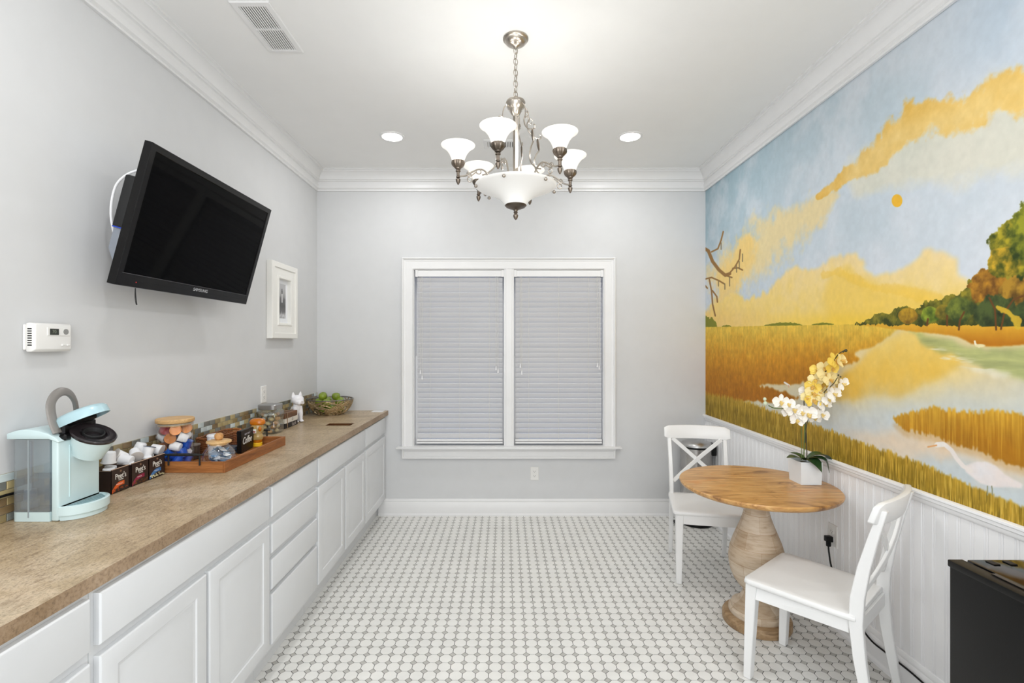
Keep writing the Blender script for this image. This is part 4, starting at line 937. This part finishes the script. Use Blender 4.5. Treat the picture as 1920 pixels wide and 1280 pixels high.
obj('pod_ring', hm_().lathe([(.0575, -.005), (.0585, .002), (.055, .006), (.040, .005), (.034, .002), (.031, -.012), (.0, -.014)], n=40, sx=1.18), RING, t)
obj('pod_holder', hm_().lathe([(.031, -.012), (.031, .006), (.028, .008), (.025, .004), (.022, -.008), (0, -.009)], n=32), MATB, t)
nl = Vector((-.40, -.05, .915)).normalized(); ul = Vector((1, 0, 0)); ul = (ul-nl*ul.dot(nl)).normalized(); vl = nl.cross(ul)
Ml = basis(Vector((-1.462, 1.67, 1.248)), ul, vl, nl)
def lm_(): m = MB(); m.M = Ml; return m
obj('lid', lm_().lathe([(0, .024), (.045, .022), (.060, .016), (.066, .008), (.067, -.016), (.064, -.016), (.062, .004), (.05, .010), (0, .012)], n=48, sx=1.32), AQUAD, t, smooth=40)
obj('lid_core', lm_().box(-.075, .02, -.045, .045, -.02, .012), BLACK, t, bevel=.006)
m = MB().box(-1.50, -1.468, 1.612, 1.745, 1.165, 1.232).box(-1.478, -1.452, 1.60, 1.745, 1.178, 1.20); obj('hinge', m, BLACK, t, bevel=.006)
P = [px(108, 812, 1.60), px(101, 796, 1.602), px(96, 776, 1.606), px(95, 758, 1.612), px(101, 744, 1.628), px(112, 735, 1.652), px(123, 734, 1.676), px(133, 740, 1.70), px(140, 752, 1.722), px(143, 768, 1.735), px(145, 790, 1.74)]
m = MB(); m.tube(smooth_pts(P, 4), .0150, 10, flat=.5); obj('handle', m, plain('handle_grey', (134, 130, 126), .35, .3), t)
LET = plain('letter_grey', (80, 96, 104), .5)
text_mesh('lettering', 'KEURIG', .010, basis(Ml @ Vector((.074, -.030, -.004)), (Ml.to_3x3() @ Vector((.55, .83, 0))).normalized(), nl, (Ml.to_3x3() @ Vector((.83, -.55, 0))).normalized()), LET, t)
P = [(-1.630, 1.30, .99), (-1.628, 1.42, .975), (-1.629, 1.50, .985), (-1.628, 1.56, 1.005), (-1.624, 1.66, 1.0)]
tag(obj('appliance_cord', MB().tube(smooth_pts([(x, y, z) for x, y, z in P], 5), .0045, 8), BLACK), 'black power cord behind the aqua coffee maker', 'cord')

# ================================================================= coffee cartons and pods
CARD = plain('carton_brown', (44, 30, 26), .45, var=.1); CARDI = plain('carton_inside', (104, 82, 58), .8, var=.1)
WTXT = plain('print_cream', (244, 240, 232), .5)
def carton(y0, y1, label, band, bits, bcol):
    x0, x1, z0, z1 = -1.612, -1.520, Zc+.0008, 1.010
    t = thing('coffee_carton', label, 'box', ((x0+x1)/2, (y0+y1)/2, Zc), 0, 'open coffee cartons in a row')
    m = MB(); w_ = .0015
    m.box(x0, x1, y0, y1, z0, z0+w_).box(x0, x0+w_, y0, y1, z0, z1).box(x1-w_, x1, y0, y1, z0, z1).box(x0, x1, y0, y0+w_, z0, z1-.004).box(x0, x1, y1-w_, y1, z0, z1-.004)
    obj('carton', m, CARD, t, smooth=0)
    obj('liner', MB().box(x0+w_, x0+w_+.001, y0+.002, y1-.002, z0+.002, z1-.002).box(x1-w_-.001, x1-w_, y0+.002, y1-.002, z0+.002, z1), CARDI, t, smooth=0)
    obj('torn_edge', MB().box(x1-.002, x1+.0005, y0, y1, z1-.001, z1+.0012).box(x0, x1, y0, y0+.0016, z1-.006, z1-.003), plain('torn_card', (186, 160, 140), .9, var=.3, bump=.5), t)
    yc = (y0+y1)/2; B = lambda y, z: basis((x1+.0002, y, z), (0, 1, 0), (0, 0, 1), (1, 0, 0))
    text_mesh('lettering', "Peet's", .030, B(yc+.002, .978), WTXT, t, sx=.78); text_mesh('small_lettering', 'COFFEE', .007, B(yc+.003, .9635), WTXT, t)
    s_ = MB().prism([(yc+.005*math.cos(i*PI/4)+.002, .997+.0045*math.sin(i*PI/4)) for i in range(8)], 'x', x1, x1+.0006); obj('emblem', s_, plain('emblem_bronze', (130, 100, 78), .5), t)
    bm_ = MB(); a = y0+.004; b_ = y1-.024
    top = [(a+(b_-a)*i/8, .930+.026*math.sin(min(1, i/5)*PI/2)) for i in range(9)]; bot = [(a+(b_-a)*i/8, .917+.024*math.sin(min(1, i/6)*PI/2)) for i in range(9)]
    bm_.prism(top+bot[::-1], 'x', x1, x1+.0005); obj('flavour_band', bm_, plain('band_'+bits, band, .5), t)
    text_mesh('flavour_lettering', bits, .0065, B(yc-.004, .9475), WTXT, t)
    rr = random.Random(len(bits)); dm = MB()
    for i in range(16):
        yy, zz, r_ = rr.uniform(y0+.008, y1-.006), rr.uniform(.922, .936), rr.uniform(.0025, .006); an = rr.uniform(0, 3)
        dm.prism([(yy+r_*(1+.6*math.cos(3*q_+an)*.5)*math.cos(q_), zz+r_*.7*math.sin(q_)) for q_ in [k*PI/5 for k in range(10)]], 'x', x1, x1+.0004+i*.00003)
    obj('printed_motif', dm, plain('motif_'+bits, bcol, .6, var=.35), t); return t
carton(1.872, 1.960, 'open dark coffee carton with orange band, nearest the coffee maker', (224, 96, 30), 'HAZELNUT', (140, 62, 26))
carton(1.973, 2.068, 'open dark coffee carton with crimson band, middle of the three', (140, 30, 66), 'MOCHA', (96, 60, 30))
carton(2.070, 2.166, 'open dark coffee carton with blue band and star flowers, beside the tray', (70, 120, 176), 'VANILLA', (214, 190, 150))
def pod_me(nm, cup, foil):
    m = MB(); m.lathe([(.0165, 0), (.019, .001), (.0195, .003), (.0232, .040), (.0232, .042)], n=20, cap1=False)
    m.k = 1; m.lathe([(.0232, .042), (.0258, .0422), (.0258, .0438), (.022, .0442), (0, .0438)], n=20, cap0=False)
    o = obj(nm, m, [cup, foil]); me = o.data; me.transform(Matrix.Translation((0, 0, -.022))); bpy.data.objects.remove(o); return me
PODW = plain('pod_white', (240, 241, 244), .4, var=.01)
pw1 = pod_me('coffee_pod', PODW, plain('foil_pale', (206, 200, 196), .4)); pw2 = pod_me('coffee_pod', PODW, plain('foil_slate', (74, 84, 104), .4, var=.3))
def put_pod(me, loc, rot, label, group):
    o = share('coffee_pod', me, loc, None, rot); return tag(o, label, 'coffee pod', group)
PG = 'white coffee pods piled on the cartons'
for (x, y, rot, me, lb) in ((205, 857, (PI, .12, 0), pw1, 'upturned white coffee pod nearest the coffee maker'), (226, 855, (.6, -.9, .3), pw1, 'white coffee pod half hidden behind its pile over the first carton'),
                            (237, 862, (.3, -1.35, -.2), pw1, 'white coffee pod on its side at the front of the first carton'), (254, 851, (.8, 2.3, .2), pw1, 'tilted white coffee pod over the middle carton'),
                            (262, 839, (2.9, .3, .0), pw1, 'topmost white coffee pod at the back of the pile'), (277, 846, (-.25, .15, 0), pw2, 'white coffee pod showing its dark foil top'), (294, 842, (.3, 1.9, .5), pw1, 'white coffee pod nearest the tall pod jar')):
    X_ = -1.560 if x not in (226, 262) else -1.588; Y_ = X_*F/(x-CX)
    put_pod(me, px(x, y, Y_), rot, lb, PG)
for i, (y, lb) in enumerate(((1.90, 'white coffee pod low inside the first carton'), (1.935, 'white coffee pod sunk behind the orange band carton front'), (2.0, 'white coffee pod low inside the middle carton'), (2.045, 'white coffee pod sunk behind the crimson band carton front'), (2.10, 'white coffee pod low inside the blue band carton'), (2.142, 'white coffee pod sunk behind the blue band carton front'))):
    put_pod(pw1, (-1.565+.012*(-1)**i, y, .99), (PI+.1*(-1)**i, .1, 0), lb, PG)

# ================================================================= tray and what stands in it
WT_ = wood('tray_wood', (128, 78, 34), (164, 104, 54), (190, 130, 76), 0, 1.1, .45); WT2 = wood('tray_wood_long', (120, 70, 30), (158, 98, 48), (186, 124, 70), 1, 1.1, .45)
tx0, tx1, ty0, ty1, tz = -1.605, -1.262, 2.186, 2.790, Zc+.0008
t = thing('serving_tray', 'wooden serving tray with black bar handles on the worktop', 'tray', ((tx0+tx1)/2, (ty0+ty1)/2, Zc))
obj('tray_floor', MB().box(tx0+.008, tx1-.008, ty0+.008, ty1-.008, tz, tz+.008), WT2, t)
for (a, b) in ((tx0, tx0+.011), (tx1-.011, tx1)): obj('long_side', MB().box(a, b, ty0, ty1, tz, tz+.050), WT2, t, bevel=.001)
for (a, b) in ((ty0, ty0+.011), (ty1-.011, ty1)): obj('short_side', MB().box(tx0+.011, tx1-.011, a, b, tz, tz+.050), WT_, t, bevel=.001)
for yy in (ty0-.007, ty1+.007):
    m = MB(); hx0, hx1, hz = -1.512, -1.372, 1.000
    m.tube([(hx0-.02, yy, hz), (hx0-.013, yy, hz), (hx0-.008, yy, hz), (hx0, yy, hz), (hx0+.01, yy, hz), (hx0+.02, yy, hz), (hx0+.07, yy, hz), (hx1-.02, yy, hz), (hx1-.01, yy, hz), (hx1, yy, hz), (hx1+.008, yy, hz), (hx1+.013, yy, hz), (hx1+.02, yy, hz)], [.001, .005, .0035, .005, .0055, .0065, .007, .0065, .0055, .005, .0035, .005, .001], 10)
    for xx in (hx0, hx1): m.tube([(xx, yy, hz), (xx, yy, .952)], .0038, 8)
    obj('handle', m, MATB, t)
TF = tz+.0088
def jar_glass(cx, cy, prof, n_=40, sq=0):
    mod = (lambda i, j: 1/((abs(math.cos(2*PI*j/n_))**sq+abs(math.sin(2*PI*j/n_))**sq)**(1/sq))) if sq else None
    return MB().lathe(prof, (cx, cy, 0), n_, mod=mod, cap1=False)
JX, JY = -1.548, 2.276
t = thing('tall_glass_jar', 'tall clear glass jar with bamboo lid holding coffee pods', 'jar', (JX, JY, TF))
obj('glass', jar_glass(JX, JY, [(.070, TF), (.073, TF+.003), (.073, 1.130)]), GLASS, t, smooth=50)
obj('lid', MB().lathe([(.064, 1.118), (.066, 1.119), (.066, 1.132), (.076, 1.133), (.078, 1.136), (.078, 1.148), (.075, 1.151), (0, 1.152)], (JX, JY, 0), 48), BAMBOO, t)
obj('lid_seal', MB().lathe([(.0665, 1.122), (.069, 1.124), (.069, 1.129), (.0665, 1.131)], (JX, JY, 0), 40, cap0=False, cap1=False), plain('seal_grey', (170, 160, 140), .4), t)
cols = {'blue': (pod_me('coffee_pod', plain('pod_blue', (16, 84, 190), .3), plain('foil_blue', (36, 110, 210), .3)), 'bright blue'), 'white': (pod_me('coffee_pod', PODW, plain('foil_silver', (210, 208, 204), .25, .5)), 'white and silver'),
        'copper': (pod_me('coffee_pod', plain('pod_brown', (146, 92, 58), .4), plain('foil_copper', (190, 120, 60), .3, .3, var=.2)), 'copper foiled'), 'red': (pod_me('coffee_pod', plain('pod_tan', (150, 90, 60), .4), plain('foil_red', (150, 50, 56), .3, var=.3)), 'dark red foiled')}
lay = [['blue']*5, ['blue', 'white', 'blue', 'blue', 'blue'], ['blue', 'blue', 'white', 'copper', 'white'], ['white', 'blue', 'white', 'copper', 'white'], ['copper', 'red', 'red', 'copper', 'copper']]
for L, row in enumerate(lay):
    for i, cname in enumerate(row):
        a = 2*PI*i/5+L*.63-.9; r_ = .0455
        side = ['right', 'back', 'left', 'near', 'near right'][int(((a % (2*PI))/(2*PI)*5)) % 5]
        o = put_pod(cols[cname][0], (JX+r_*math.cos(a), JY+r_*math.sin(a), TF+.026+L*.0365), (R.uniform(-1.3, 1.3)+(PI if R.random() < .3 else 0), R.uniform(-1.2, 1.2), R.uniform(0, 6)), '%s coffee pod in the tall jar, %s layer, %s side' % (cols[cname][1], ['bottom', 'second', 'middle', 'fourth', 'top'][L], side), 'coffee pods inside the tall jar')
        o.scale = (.93,)*3
        if cname in ('copper', 'red'): o.rotation_euler = Vector((.55+R.uniform(-.5, .5), -.8, R.uniform(-.3, .5))).to_track_quat('Z', 'Y').to_euler()
# small round jar
SX, SY = -1.347, 2.284
t = thing('round_glass_jar', 'squat round glass jar with ball-knob bamboo lid full of sachets', 'jar', (SX, SY, TF))
obj('glass', jar_glass(SX, SY, [(.045, TF), (.056, TF+.004), (.068, TF+.022), (.0715, TF+.042), (.066, TF+.066), (.052, TF+.086), (.041, TF+.096), (.040, TF+.104)]), GLASS, t, smooth=60)
obj('lid', MB().lathe([(.038, 1.024), (.040, 1.025), (.040, 1.032), (.052, 1.034), (.0535, 1.038), (.052, 1.043), (.044, 1.046), (0, 1.047)], (SX, SY, 0), 40), BAMBOO, t)
obj('knob', MB().lathe([(.010, 1.046), (.017, 1.052), (.0195, 1.062), (.018, 1.073), (.010, 1.079), (0, 1.080)], (SX, SY, 0), 24), wood('knob_wood', (176, 122, 66), (206, 152, 92), (222, 174, 118), 2, 3, .5), t)
SC = [plain('sachet_'+nm, c, .4, var=.05) for nm, c in (('sky', (126, 170, 208)), ('white', (236, 240, 245)), ('navy', (66, 88, 120)), ('pale', (196, 212, 228)))]
sm_ = []
for c in SC:
    o = obj('sugar_sachet', MB().loft([(-.028, .028, -.014, .014, -.0006), (-.024, .024, -.011, .011, -.0022), (-.024, .024, -.011, .011, .0022), (-.028, .028, -.014, .014, .0006)], 'z'), c, smooth=30); sm_.append(o.data); bpy.data.objects.remove(o)
wh = ['sky blue', 'white', 'navy', 'pale blue']
RS = random.Random(5)
for i in range(22):
    a = i*2.4; L = i/22; r_ = .030*(.45+.55*math.sqrt(RS.random()))*(1 if L < .7 else .8); z = TF+.024+.056*L
    o = share('sugar_sachet', sm_[i % 4], (SX+r_*math.cos(a), SY+r_*math.sin(a), z), None, (RS.uniform(-.75, .75), RS.uniform(-.6, .6), RS.uniform(0, 6)))
    tag(o, ['lowest', 'second lowest', 'third from the bottom', 'fourth from the bottom', 'fifth from the bottom', 'topmost'][i//4]+' '+wh[i % 4]+' sugar sachet in the squat round jar', 'sachet', 'sugar sachets in the round jar')
# wicker basket
WK = plain('wicker', (132, 80, 40), .5, var=.3, bump=.3, bscale=200); WKD = plain('wicker_stake', (104, 60, 30), .6, var=.3)
t = thing('wicker_basket', 'long brown wicker basket at the back of the wooden tray', 'basket', (-1.545, 2.63, TF))
bx0, bx1, by0, by1 = -1.590, -1.512, 2.50, 2.775
def peri(u, s, fl=0.):
    w_, l_ = (bx1-bx0)/2+fl, (by1-by0)/2+fl; cx, cy = (bx0+bx1)/2, (by0+by1)/2; c_, sn = math.cos(u), math.sin(u); k = .35
    return (cx+(w_+s)*math.copysign(abs(c_)**k, c_), cy+(l_+s)*math.copysign(abs(sn)**k, sn))
m = MB(); NS = 44
for r in range(13):
    z = TF+.004+r*.0058; fl = r*.0006
    P = [(*peri(2*PI*i/(NS*2), .0022*(1 if ((i//2+r) % 2) else -1)*(1 if i % 2 else .3), fl), z) for i in range(NS*2)]
    m.tube(P, .0026, 5, closed=True)
obj('weave', m, WK, t)
m = MB()
for i in range(NS): x, y = peri(2*PI*(i+.25)/NS, 0); x2, y2 = peri(2*PI*(i+.25)/NS, 0, .008); m.tube([(x, y, TF+.001), (x2, y2, TF+.082)], .0016, 5)
obj('stakes', m, WKD, t)
m = MB()
for ph in (0, PI): m.tube([(*peri(2*PI*i/120, .003*math.cos(i*.8+ph), .008), TF+.083+.003*math.sin(i*.8+ph)) for i in range(120)], .0034, 6, closed=True)
obj('rim', m, WK, t)
obj('base', MB().box(bx0+.006, bx1-.006, by0+.01, by1-.01, TF+.0005, TF+.004), WKD, t)
# dark canister beside the tall jar
t = thing('dark_canister', 'small dark brown translucent canister between tall jar and basket', 'canister', (-1.56, 2.415, TF))
obj('body', MB().lathe([(.026, TF+.0005), (.030, TF+.003), (.031, TF+.066), (.029, TF+.070)], (-1.555, 2.418, 0), 24), plain('smoky_brown', (70, 56, 48), .15, var=.2), t)
obj('rim', MB().lathe([(.0315, TF+.066), (.033, TF+.069), (.0315, TF+.073), (.027, TF+.074)], (-1.555, 2.418, 0), 24), plain('canister_rim', (120, 108, 98), .3), t)
# paper cup
t = thing('paper_cup', 'tall white paper cup with blue mark behind the round jar', 'cup', (-1.455, 2.43, TF))
obj('cup', MB().lathe([(.026, TF+.0005), (.0265, TF+.004), (.0335, TF+.112)], (-1.455, 2.43, 0), 28), WHITEPL, t)
obj('cup_lid', MB().lathe([(.035, TF+.110), (.0355, TF+.114), (.033, TF+.118), (.030, TF+.120), (0, TF+.1195)], (-1.455, 2.43, 0), 28), WHITEPL, t)
m = MB(); an = -1.05; rr_ = .0325
m.tube([(-1.455+rr_*math.cos(an-.35+.1*i), 2.43+rr_*math.sin(an-.35+.1*i), TF+.104-.006*i) for i in range(5)], .0018, 5); obj('blue_mark', m, plain('mark_blue', (40, 70, 150), .4), t)
# sachets box, sign
t = thing('sachet_stack', 'low stack of grey blue packets left of the black sign', 'packets', (-1.44, 2.56, TF))
for k in range(4): obj('packet', MB().box(-1.475+.002*k, -1.410+.001*k, 2.525, 2.60-.003*k, TF+.0005+k*.0085, TF+.0080+k*.0085), [plain('packet_grey', (108, 122, 142), .4), plain('packet_dark', (70, 78, 92), .4)][k % 2], t, bevel=.002)
t = thing('coffee_sign', 'black block sign with white Coffee lettering standing in the tray', 'sign', (-1.39, 2.60, TF))
s0, s1 = Vector((-1.372, 2.522, 0)), Vector((-1.394, 2.690, 0)); su = (s1-s0).normalized(); sn = Vector((su.y, -su.x, 0)); L_ = (s1-s0).length
Ms = basis(Vector((s0.x, s0.y, TF+.0005)), su, (0, 0, 1), sn)
m = MB(); m.M = Ms; m.rings([[(.006, 0, z), (L_-.014, 0, z), (L_, .03, z), (L_+.002, .112, z), (0, .118, z)] for z in (-.022, 0)]); obj('block', m, BLACK, t, bevel=.001)
def sb(x, y, shx=0): Mx = Ms @ Matrix.Translation((x, y, .0004)); return Mx @ Matrix(((1, shx, 0, 0), (0, 1, 0, 0), (0, 0, 1, 0), (0, 0, 0, 1)))
text_mesh('small_lettering', 'BUT FIRST', .013, sb(L_*.5, .091), plain('chalk_grey', (176, 172, 178), .6), t, sx=1.3)
text_mesh('lettering', 'Coffee', .052, sb(L_*.49, .058, .25), WTXT, t, ext=.0006, sx=.86)
# honey bottle
HX, HY = -1.385, 2.716
t = thing('honey_bottle', 'upside-down honey bear squeeze bottle on a yellow cap', 'bottle', (HX, HY, TF))
n = NT('honey_amber'); n.b.inputs['Base Color'].default_value = lin((222, 130, 24)); n.b.inputs['Roughness'].default_value = .12; n.b.inputs['Transmission Weight'].default_value = .35; HON = n.m
n = NT('honey_clear'); n.b.inputs['Base Color'].default_value = lin((226, 196, 130)); n.b.inputs['Roughness'].default_value = .1; n.b.inputs['Transmission Weight'].default_value = .55; HCL = n.m
c_ = (HX, HY, TF)
obj('cap', MB().lathe([(.0225, .0005), (.0245, .002), (.0245, .020), (.023, .022)], c_, 24, mod=lambda i, j: 1+.012*(j % 2)), plain('cap_yellow', (246, 196, 40), .35), t)
obj('honey', MB().lathe([(.020, .0225), (.0235, .026), (.0245, .035), (.025, .038)], c_, 24), HON, t)
obj('bottle', MB().lathe([(.0245, .0385), (.0275, .045), (.029, .055), (.026, .066), (.022, .072), (.025, .078), (.0305, .088), (.032, .100), (.031, .114), (.029, .120)], c_, 28, sx=1.05, sy=.9), HCL, t)
m = MB().lathe([(.030, .1205), (.036, .126), (.037, .136), (.034, .146), (.026, .153), (.012, .156), (0, .156)], c_, 28, sx=1.05, sy=.9, mod=lambda i, j: 1+.10*math.cos(2*2*PI*j/28))
obj('honey_top', m, HON, t)
for s in (-1, 1): obj('bear_arm', MB().sphere((HX+s*.024, HY-.022, TF+.10), .009, 10, 8, (1, 1, 1.6)), HON, t)
obj('label_patch', MB().box(HX-.012, HX+.008, HY-.0318, HY-.0300, TF+.078, TF+.100), WTXT, t); obj('label_face', MB().box(HX-.008, HX+.004, HY-.0325, HY-.0317, TF+.082, TF+.089), plain('label_red', (150, 40, 24), .5), t)

# ================================================================= snack jar, bark box, dog, bowl
KX, KY = -1.535, 3.175; kz = Zc+.0008
t = thing('snack_jar', 'square-shouldered glass jar with brushed metal lid of wrapped snacks', 'jar', (KX, KY, Zc))
obj('glass', jar_glass(KX, KY, [(.058, kz), (.066, kz+.004), (.069, kz+.02), (.069, kz+.055), (.064, kz+.075), (.066, kz+.09), (.072, kz+.12), (.070, kz+.138), (.060, kz+.150), (.057, kz+.158)], 40, 5), thin_glass('thick_glass', (236, 240, 236), .12), t, smooth=60)
obj('glass_ring', MB().tube([(KX+.030+.036*math.cos(i*PI/12)*.7, KY-.063+.03*(.3-.5*math.cos(i*PI/12)*.2), kz+.105+.030*math.sin(i*PI/12)) for i in range(24)], .0025, 6, closed=True), thin_glass('ring_glass', (220, 226, 220), .3), t)
obj('lid', MB().lathe([(.060, kz+.156), (.0655, kz+.158), (.0665, kz+.184), (.063, kz+.188), (.04, kz+.1895), (0, kz+.190)], (KX, KY, 0), 40, mod=lambda i, j: 1/((abs(math.cos(2*PI*j/40))**4+abs(math.sin(2*PI*j/40))**4)**.25)*.97), plain('lid_aluminium', (168, 168, 168), .35, .9), t)
SN = [plain('snack_'+nm, c, .3, var=.2) for nm, c in (('tan', (228, 196, 156)), ('brown', (200, 156, 112)), ('pearl', (232, 226, 220)))]
sme = []
for c in SN:
    o = obj('wrapped_snack', MB().sphere((0, 0, 0), .0165, 12, 8, (1.25, .85, .75)), c, smooth=60); sme.append(o.data); bpy.data.objects.remove(o)
for i in range(30):
    L, k = divmod(i, 6); a = 2*PI*k/5+L*.5; r_ = .042 if k < 5 else 0
    tag(share('wrapped_snack', sme[(i*7) % 3], (KX+r_*math.cos(a), KY+r_*math.sin(a), kz+.016+L*.0255), None, (R.uniform(-.5, .5), R.uniform(-.5, .5), R.uniform(0, 6))), ['tan', 'brown', 'pearly'][(i*7) % 3]+' wrapped snack in the metal-lidded jar, '+['bottom', 'second', 'middle', 'fourth', 'top'][L]+' layer, '+('centre' if k == 5 else ['right side', 'far side', 'left side', 'near left side', 'near right side'][int(round((a % (2*PI))/(2*PI)*5)) % 5]), 'snack', 'wrapped snacks in the metal-lidded jar')
t = thing('gift_box', 'brown, white and black box tied with twine between jar and figurine', 'box', (-1.55, 3.40, Zc))
gx0, gx1, gy0, gy1 = -1.600, -1.502, 3.312, 3.515
obj('box_base', MB().box(gx0, gx1, gy0, gy1, kz, kz+.034), plain('box_black', (24, 20, 20), .5), t); obj('label_band', MB().box(gx0, gx1+.0005, gy0-.0005, gy1, kz+.0342, kz+.066), plain('box_cream', (222, 216, 206), .6), t)
obj('contents', MB().box(gx0+.001, gx1-.001, gy0+.001, gy1-.001, kz+.0662, kz+.104), wood('box_brown', (82, 52, 32), (116, 78, 50), (146, 104, 72), 1, 3, .4), t, bevel=.002)
m = MB(); yt = 3.345; e = .0025
m.tube([(gx0-e, yt, kz+.002), (gx0-e, yt, kz+.106), (gx1+e, yt, kz+.106), (gx1+e, yt, kz+.002)], .0028, 6); m.tube([(gx0+.02, yt-.01, kz+.1075), (gx1-.03, 3.50, kz+.1075)], .0025, 6); obj('twine', m, plain('twine', (150, 126, 100), .8), t)
Bk = lambda y, z: basis((gx1+.0007, y, z), (0, 1, 0), (0, 0, 1), (1, 0, 0))
text_mesh('lettering', 'bark', .038, Bk(3.455, kz+.016), plain('letter_taupe', (176, 166, 162), .5), t, sx=1.0)
m = MB()
for i in range(6): a = i*PI/3; m.prism([(3.43+.008*math.cos(a)+.003*math.cos(q_*PI/3), kz+.051+.008*math.sin(a)+.003*math.sin(q_*PI/3)) for q_ in range(6)], 'x', gx1+.0006, gx1+.001)
obj('emblem', m, plain('emblem_dark', (50, 46, 44), .5), t)

# white dog figurine, one continuous surface
def dog():
    m = MB()
    def S_(x, y, z, r, sc=(1, 1, 1)): m.sphere((x, y, z), r, 20, 14, sc)
    # local: facing +x, sitting
    S_(-.040, 0, .045, .042, (1.05, 1.0, 1.0)); S_(-.022, 0, .082, .036, (.95, .95, 1.25)); S_(.0, 0, .105, .032, (.9, 1, 1.3)); S_(.002, 0, .135, .026)
    for s in (-1, 1):
        m.tube([(.006, s*.020, .12), (.018, s*.022, .07), (.020, s*.022, .03), (.020, s*.022, .008)], [.020, .016, .0125, .012], 14)
        S_(.028, s*.022, .0095, .0145, (1.3, 1, .66)); S_(-.040, s*.034, .036, .030, (1.1, .7, 1.1)); S_(-.012, s*.036, .010, .014, (1.7, .9, .7))
    S_(.010, 0, .170, .043, (1.0, 1.08, .88)); S_(.022, 0, .158, .036, (1, 1.12, .75))
    S_(.046, 0, .155, .022, (.85, 1.25, .80)); S_(.048, .014, .149, .014, (1, 1, 1)); S_(.048, -.014, .149, .014, (1, 1, 1)); S_(.066, 0, .163, .007, (.7, 1.3, .8))
    for s in (-1, 1):
        S_(.040, s*.022, .180, .0095, (.5, 1, 1))
        rs = []
        for k, (z, w_) in enumerate(((.188, .020), (.202, .0185), (.216, .013), (.227, .006), (.231, .002))):
            yy = s*(.028+.10*(z-.188)); rs.append([(.004+w_*.35*math.sin(q)*1.0-.002, yy+w_*math.cos(q)*.9, z) for q in [i*PI/6 for i in range(12)]])
        m.rings(rs)
    return m
dm = dog(); fig = obj('dog_figurine', dm, plain('glazed_white', (240, 239, 242), .25, var=.005), None, smooth=80)
rm = fig.modifiers.new('r', 'REMESH'); rm.mode = 'VOXEL'; rm.voxel_size = .0024; rm.use_smooth_shade = True
s2 = fig.modifiers.new('s', 'SMOOTH'); s2.iterations = 5; s2.factor = .6
fig.location = (-1.545, 3.60, Zc+.001); fig.rotation_euler = (0, 0, math.radians(-30)); fig.scale = (.98, .98, .98)
tag(fig, 'white ceramic seated bulldog figurine on the worktop', 'figurine')

# woven bowl
BX, BY, bz = -1.448, 4.03, Zc+.0008
t = thing('fruit_bowl', 'bronze open-weave metal bowl in the corner of the worktop', 'bowl', (BX, BY, Zc))
BRZ = plain('bronze_strand', (158, 138, 104), .38, .55, var=.25)
def bp(th_, u): r = .100+.080*math.sin(u*PI/2)**.65; return (BX+r*math.cos(th_)*.99, BY+r*math.sin(th_), bz+.006+.118*u)
m = MB(); RB_ = random.Random(11)
for i in range(170):
    a0 = RB_.uniform(0, 2*PI); u0 = RB_.uniform(0, .75); a1 = a0+RB_.uniform(-.9, .9); u1 = min(1, max(0, u0+RB_.uniform(.12, .7)*RB_.choice((1, 1, -1))))
    m.tube([bp(a0+(a1-a0)*k/7, u0+(u1-u0)*k/7) for k in range(8)], .0044, 5)
obj('lattice', m, BRZ, t)
obj('rim', MB().tube([bp(2*PI*i/60, 1.0) for i in range(60)], .0048, 8, closed=True), plain('rim_pewter', (128, 124, 120), .3, .8), t)
m = MB().lathe([(0, .0), (.100, .0), (.104, .004), (.100, .008), (0, .008)], (BX, BY, bz), 40); obj('base', m, BRZ, t)
APL = plain('apple_green', (126, 146, 44), .3, var=.2, coat=.2)
o = obj('green_apple', MB().lathe([(0, -.029), (.008, -.032), (.020, -.030), (.031, -.020), (.0375, -.004), (.0375, .008), (.031, .024), (.018, .032), (.008, .031), (.003, .025), (0, .024)], (0, 0, 0), 24), APL, smooth=70)
am = o.data; bpy.data.objects.remove(o); stm = None
ap_ = [(0, 0, .044, 'green apple at the centre of the bottom layer')]
for i in range(6): ap_.append((.078*math.cos(i*PI/3), .078*math.sin(i*PI/3), .046, 'green apple in the bottom layer, '+['right', 'far right', 'far left', 'left', 'near left', 'near right'][i]))
for i in range(5): a = i*2*PI/5-PI/2; ap_.append((.088*math.cos(a), .088*math.sin(a), .101, 'green apple level with the rim, '+['nearest the camera', 'right near side', 'right far side', 'left far side', 'left near side'][i]))
ap_ += [(-.052, -.030, .150, 'higher green apple on top of the heap, left'), (.050, -.012, .145, 'green apple on top of the heap, right')]
for (x, y, z, lb) in ap_:
    o = share('green_apple', am, (BX+x, BY+y, bz+z), None, (R.uniform(-.4, .4), R.uniform(-.4, .4), R.uniform(0, 6))); o.scale = (.92,)*3; tag(o, lb, 'apple', 'green apples in the bronze bowl')
tag(obj('card', MB().box(-1.138, -1.042, 4.125, 4.222, CT+.0004, CT+.0024), WHITEPL), 'small white card lying at the far end of the worktop', 'card')
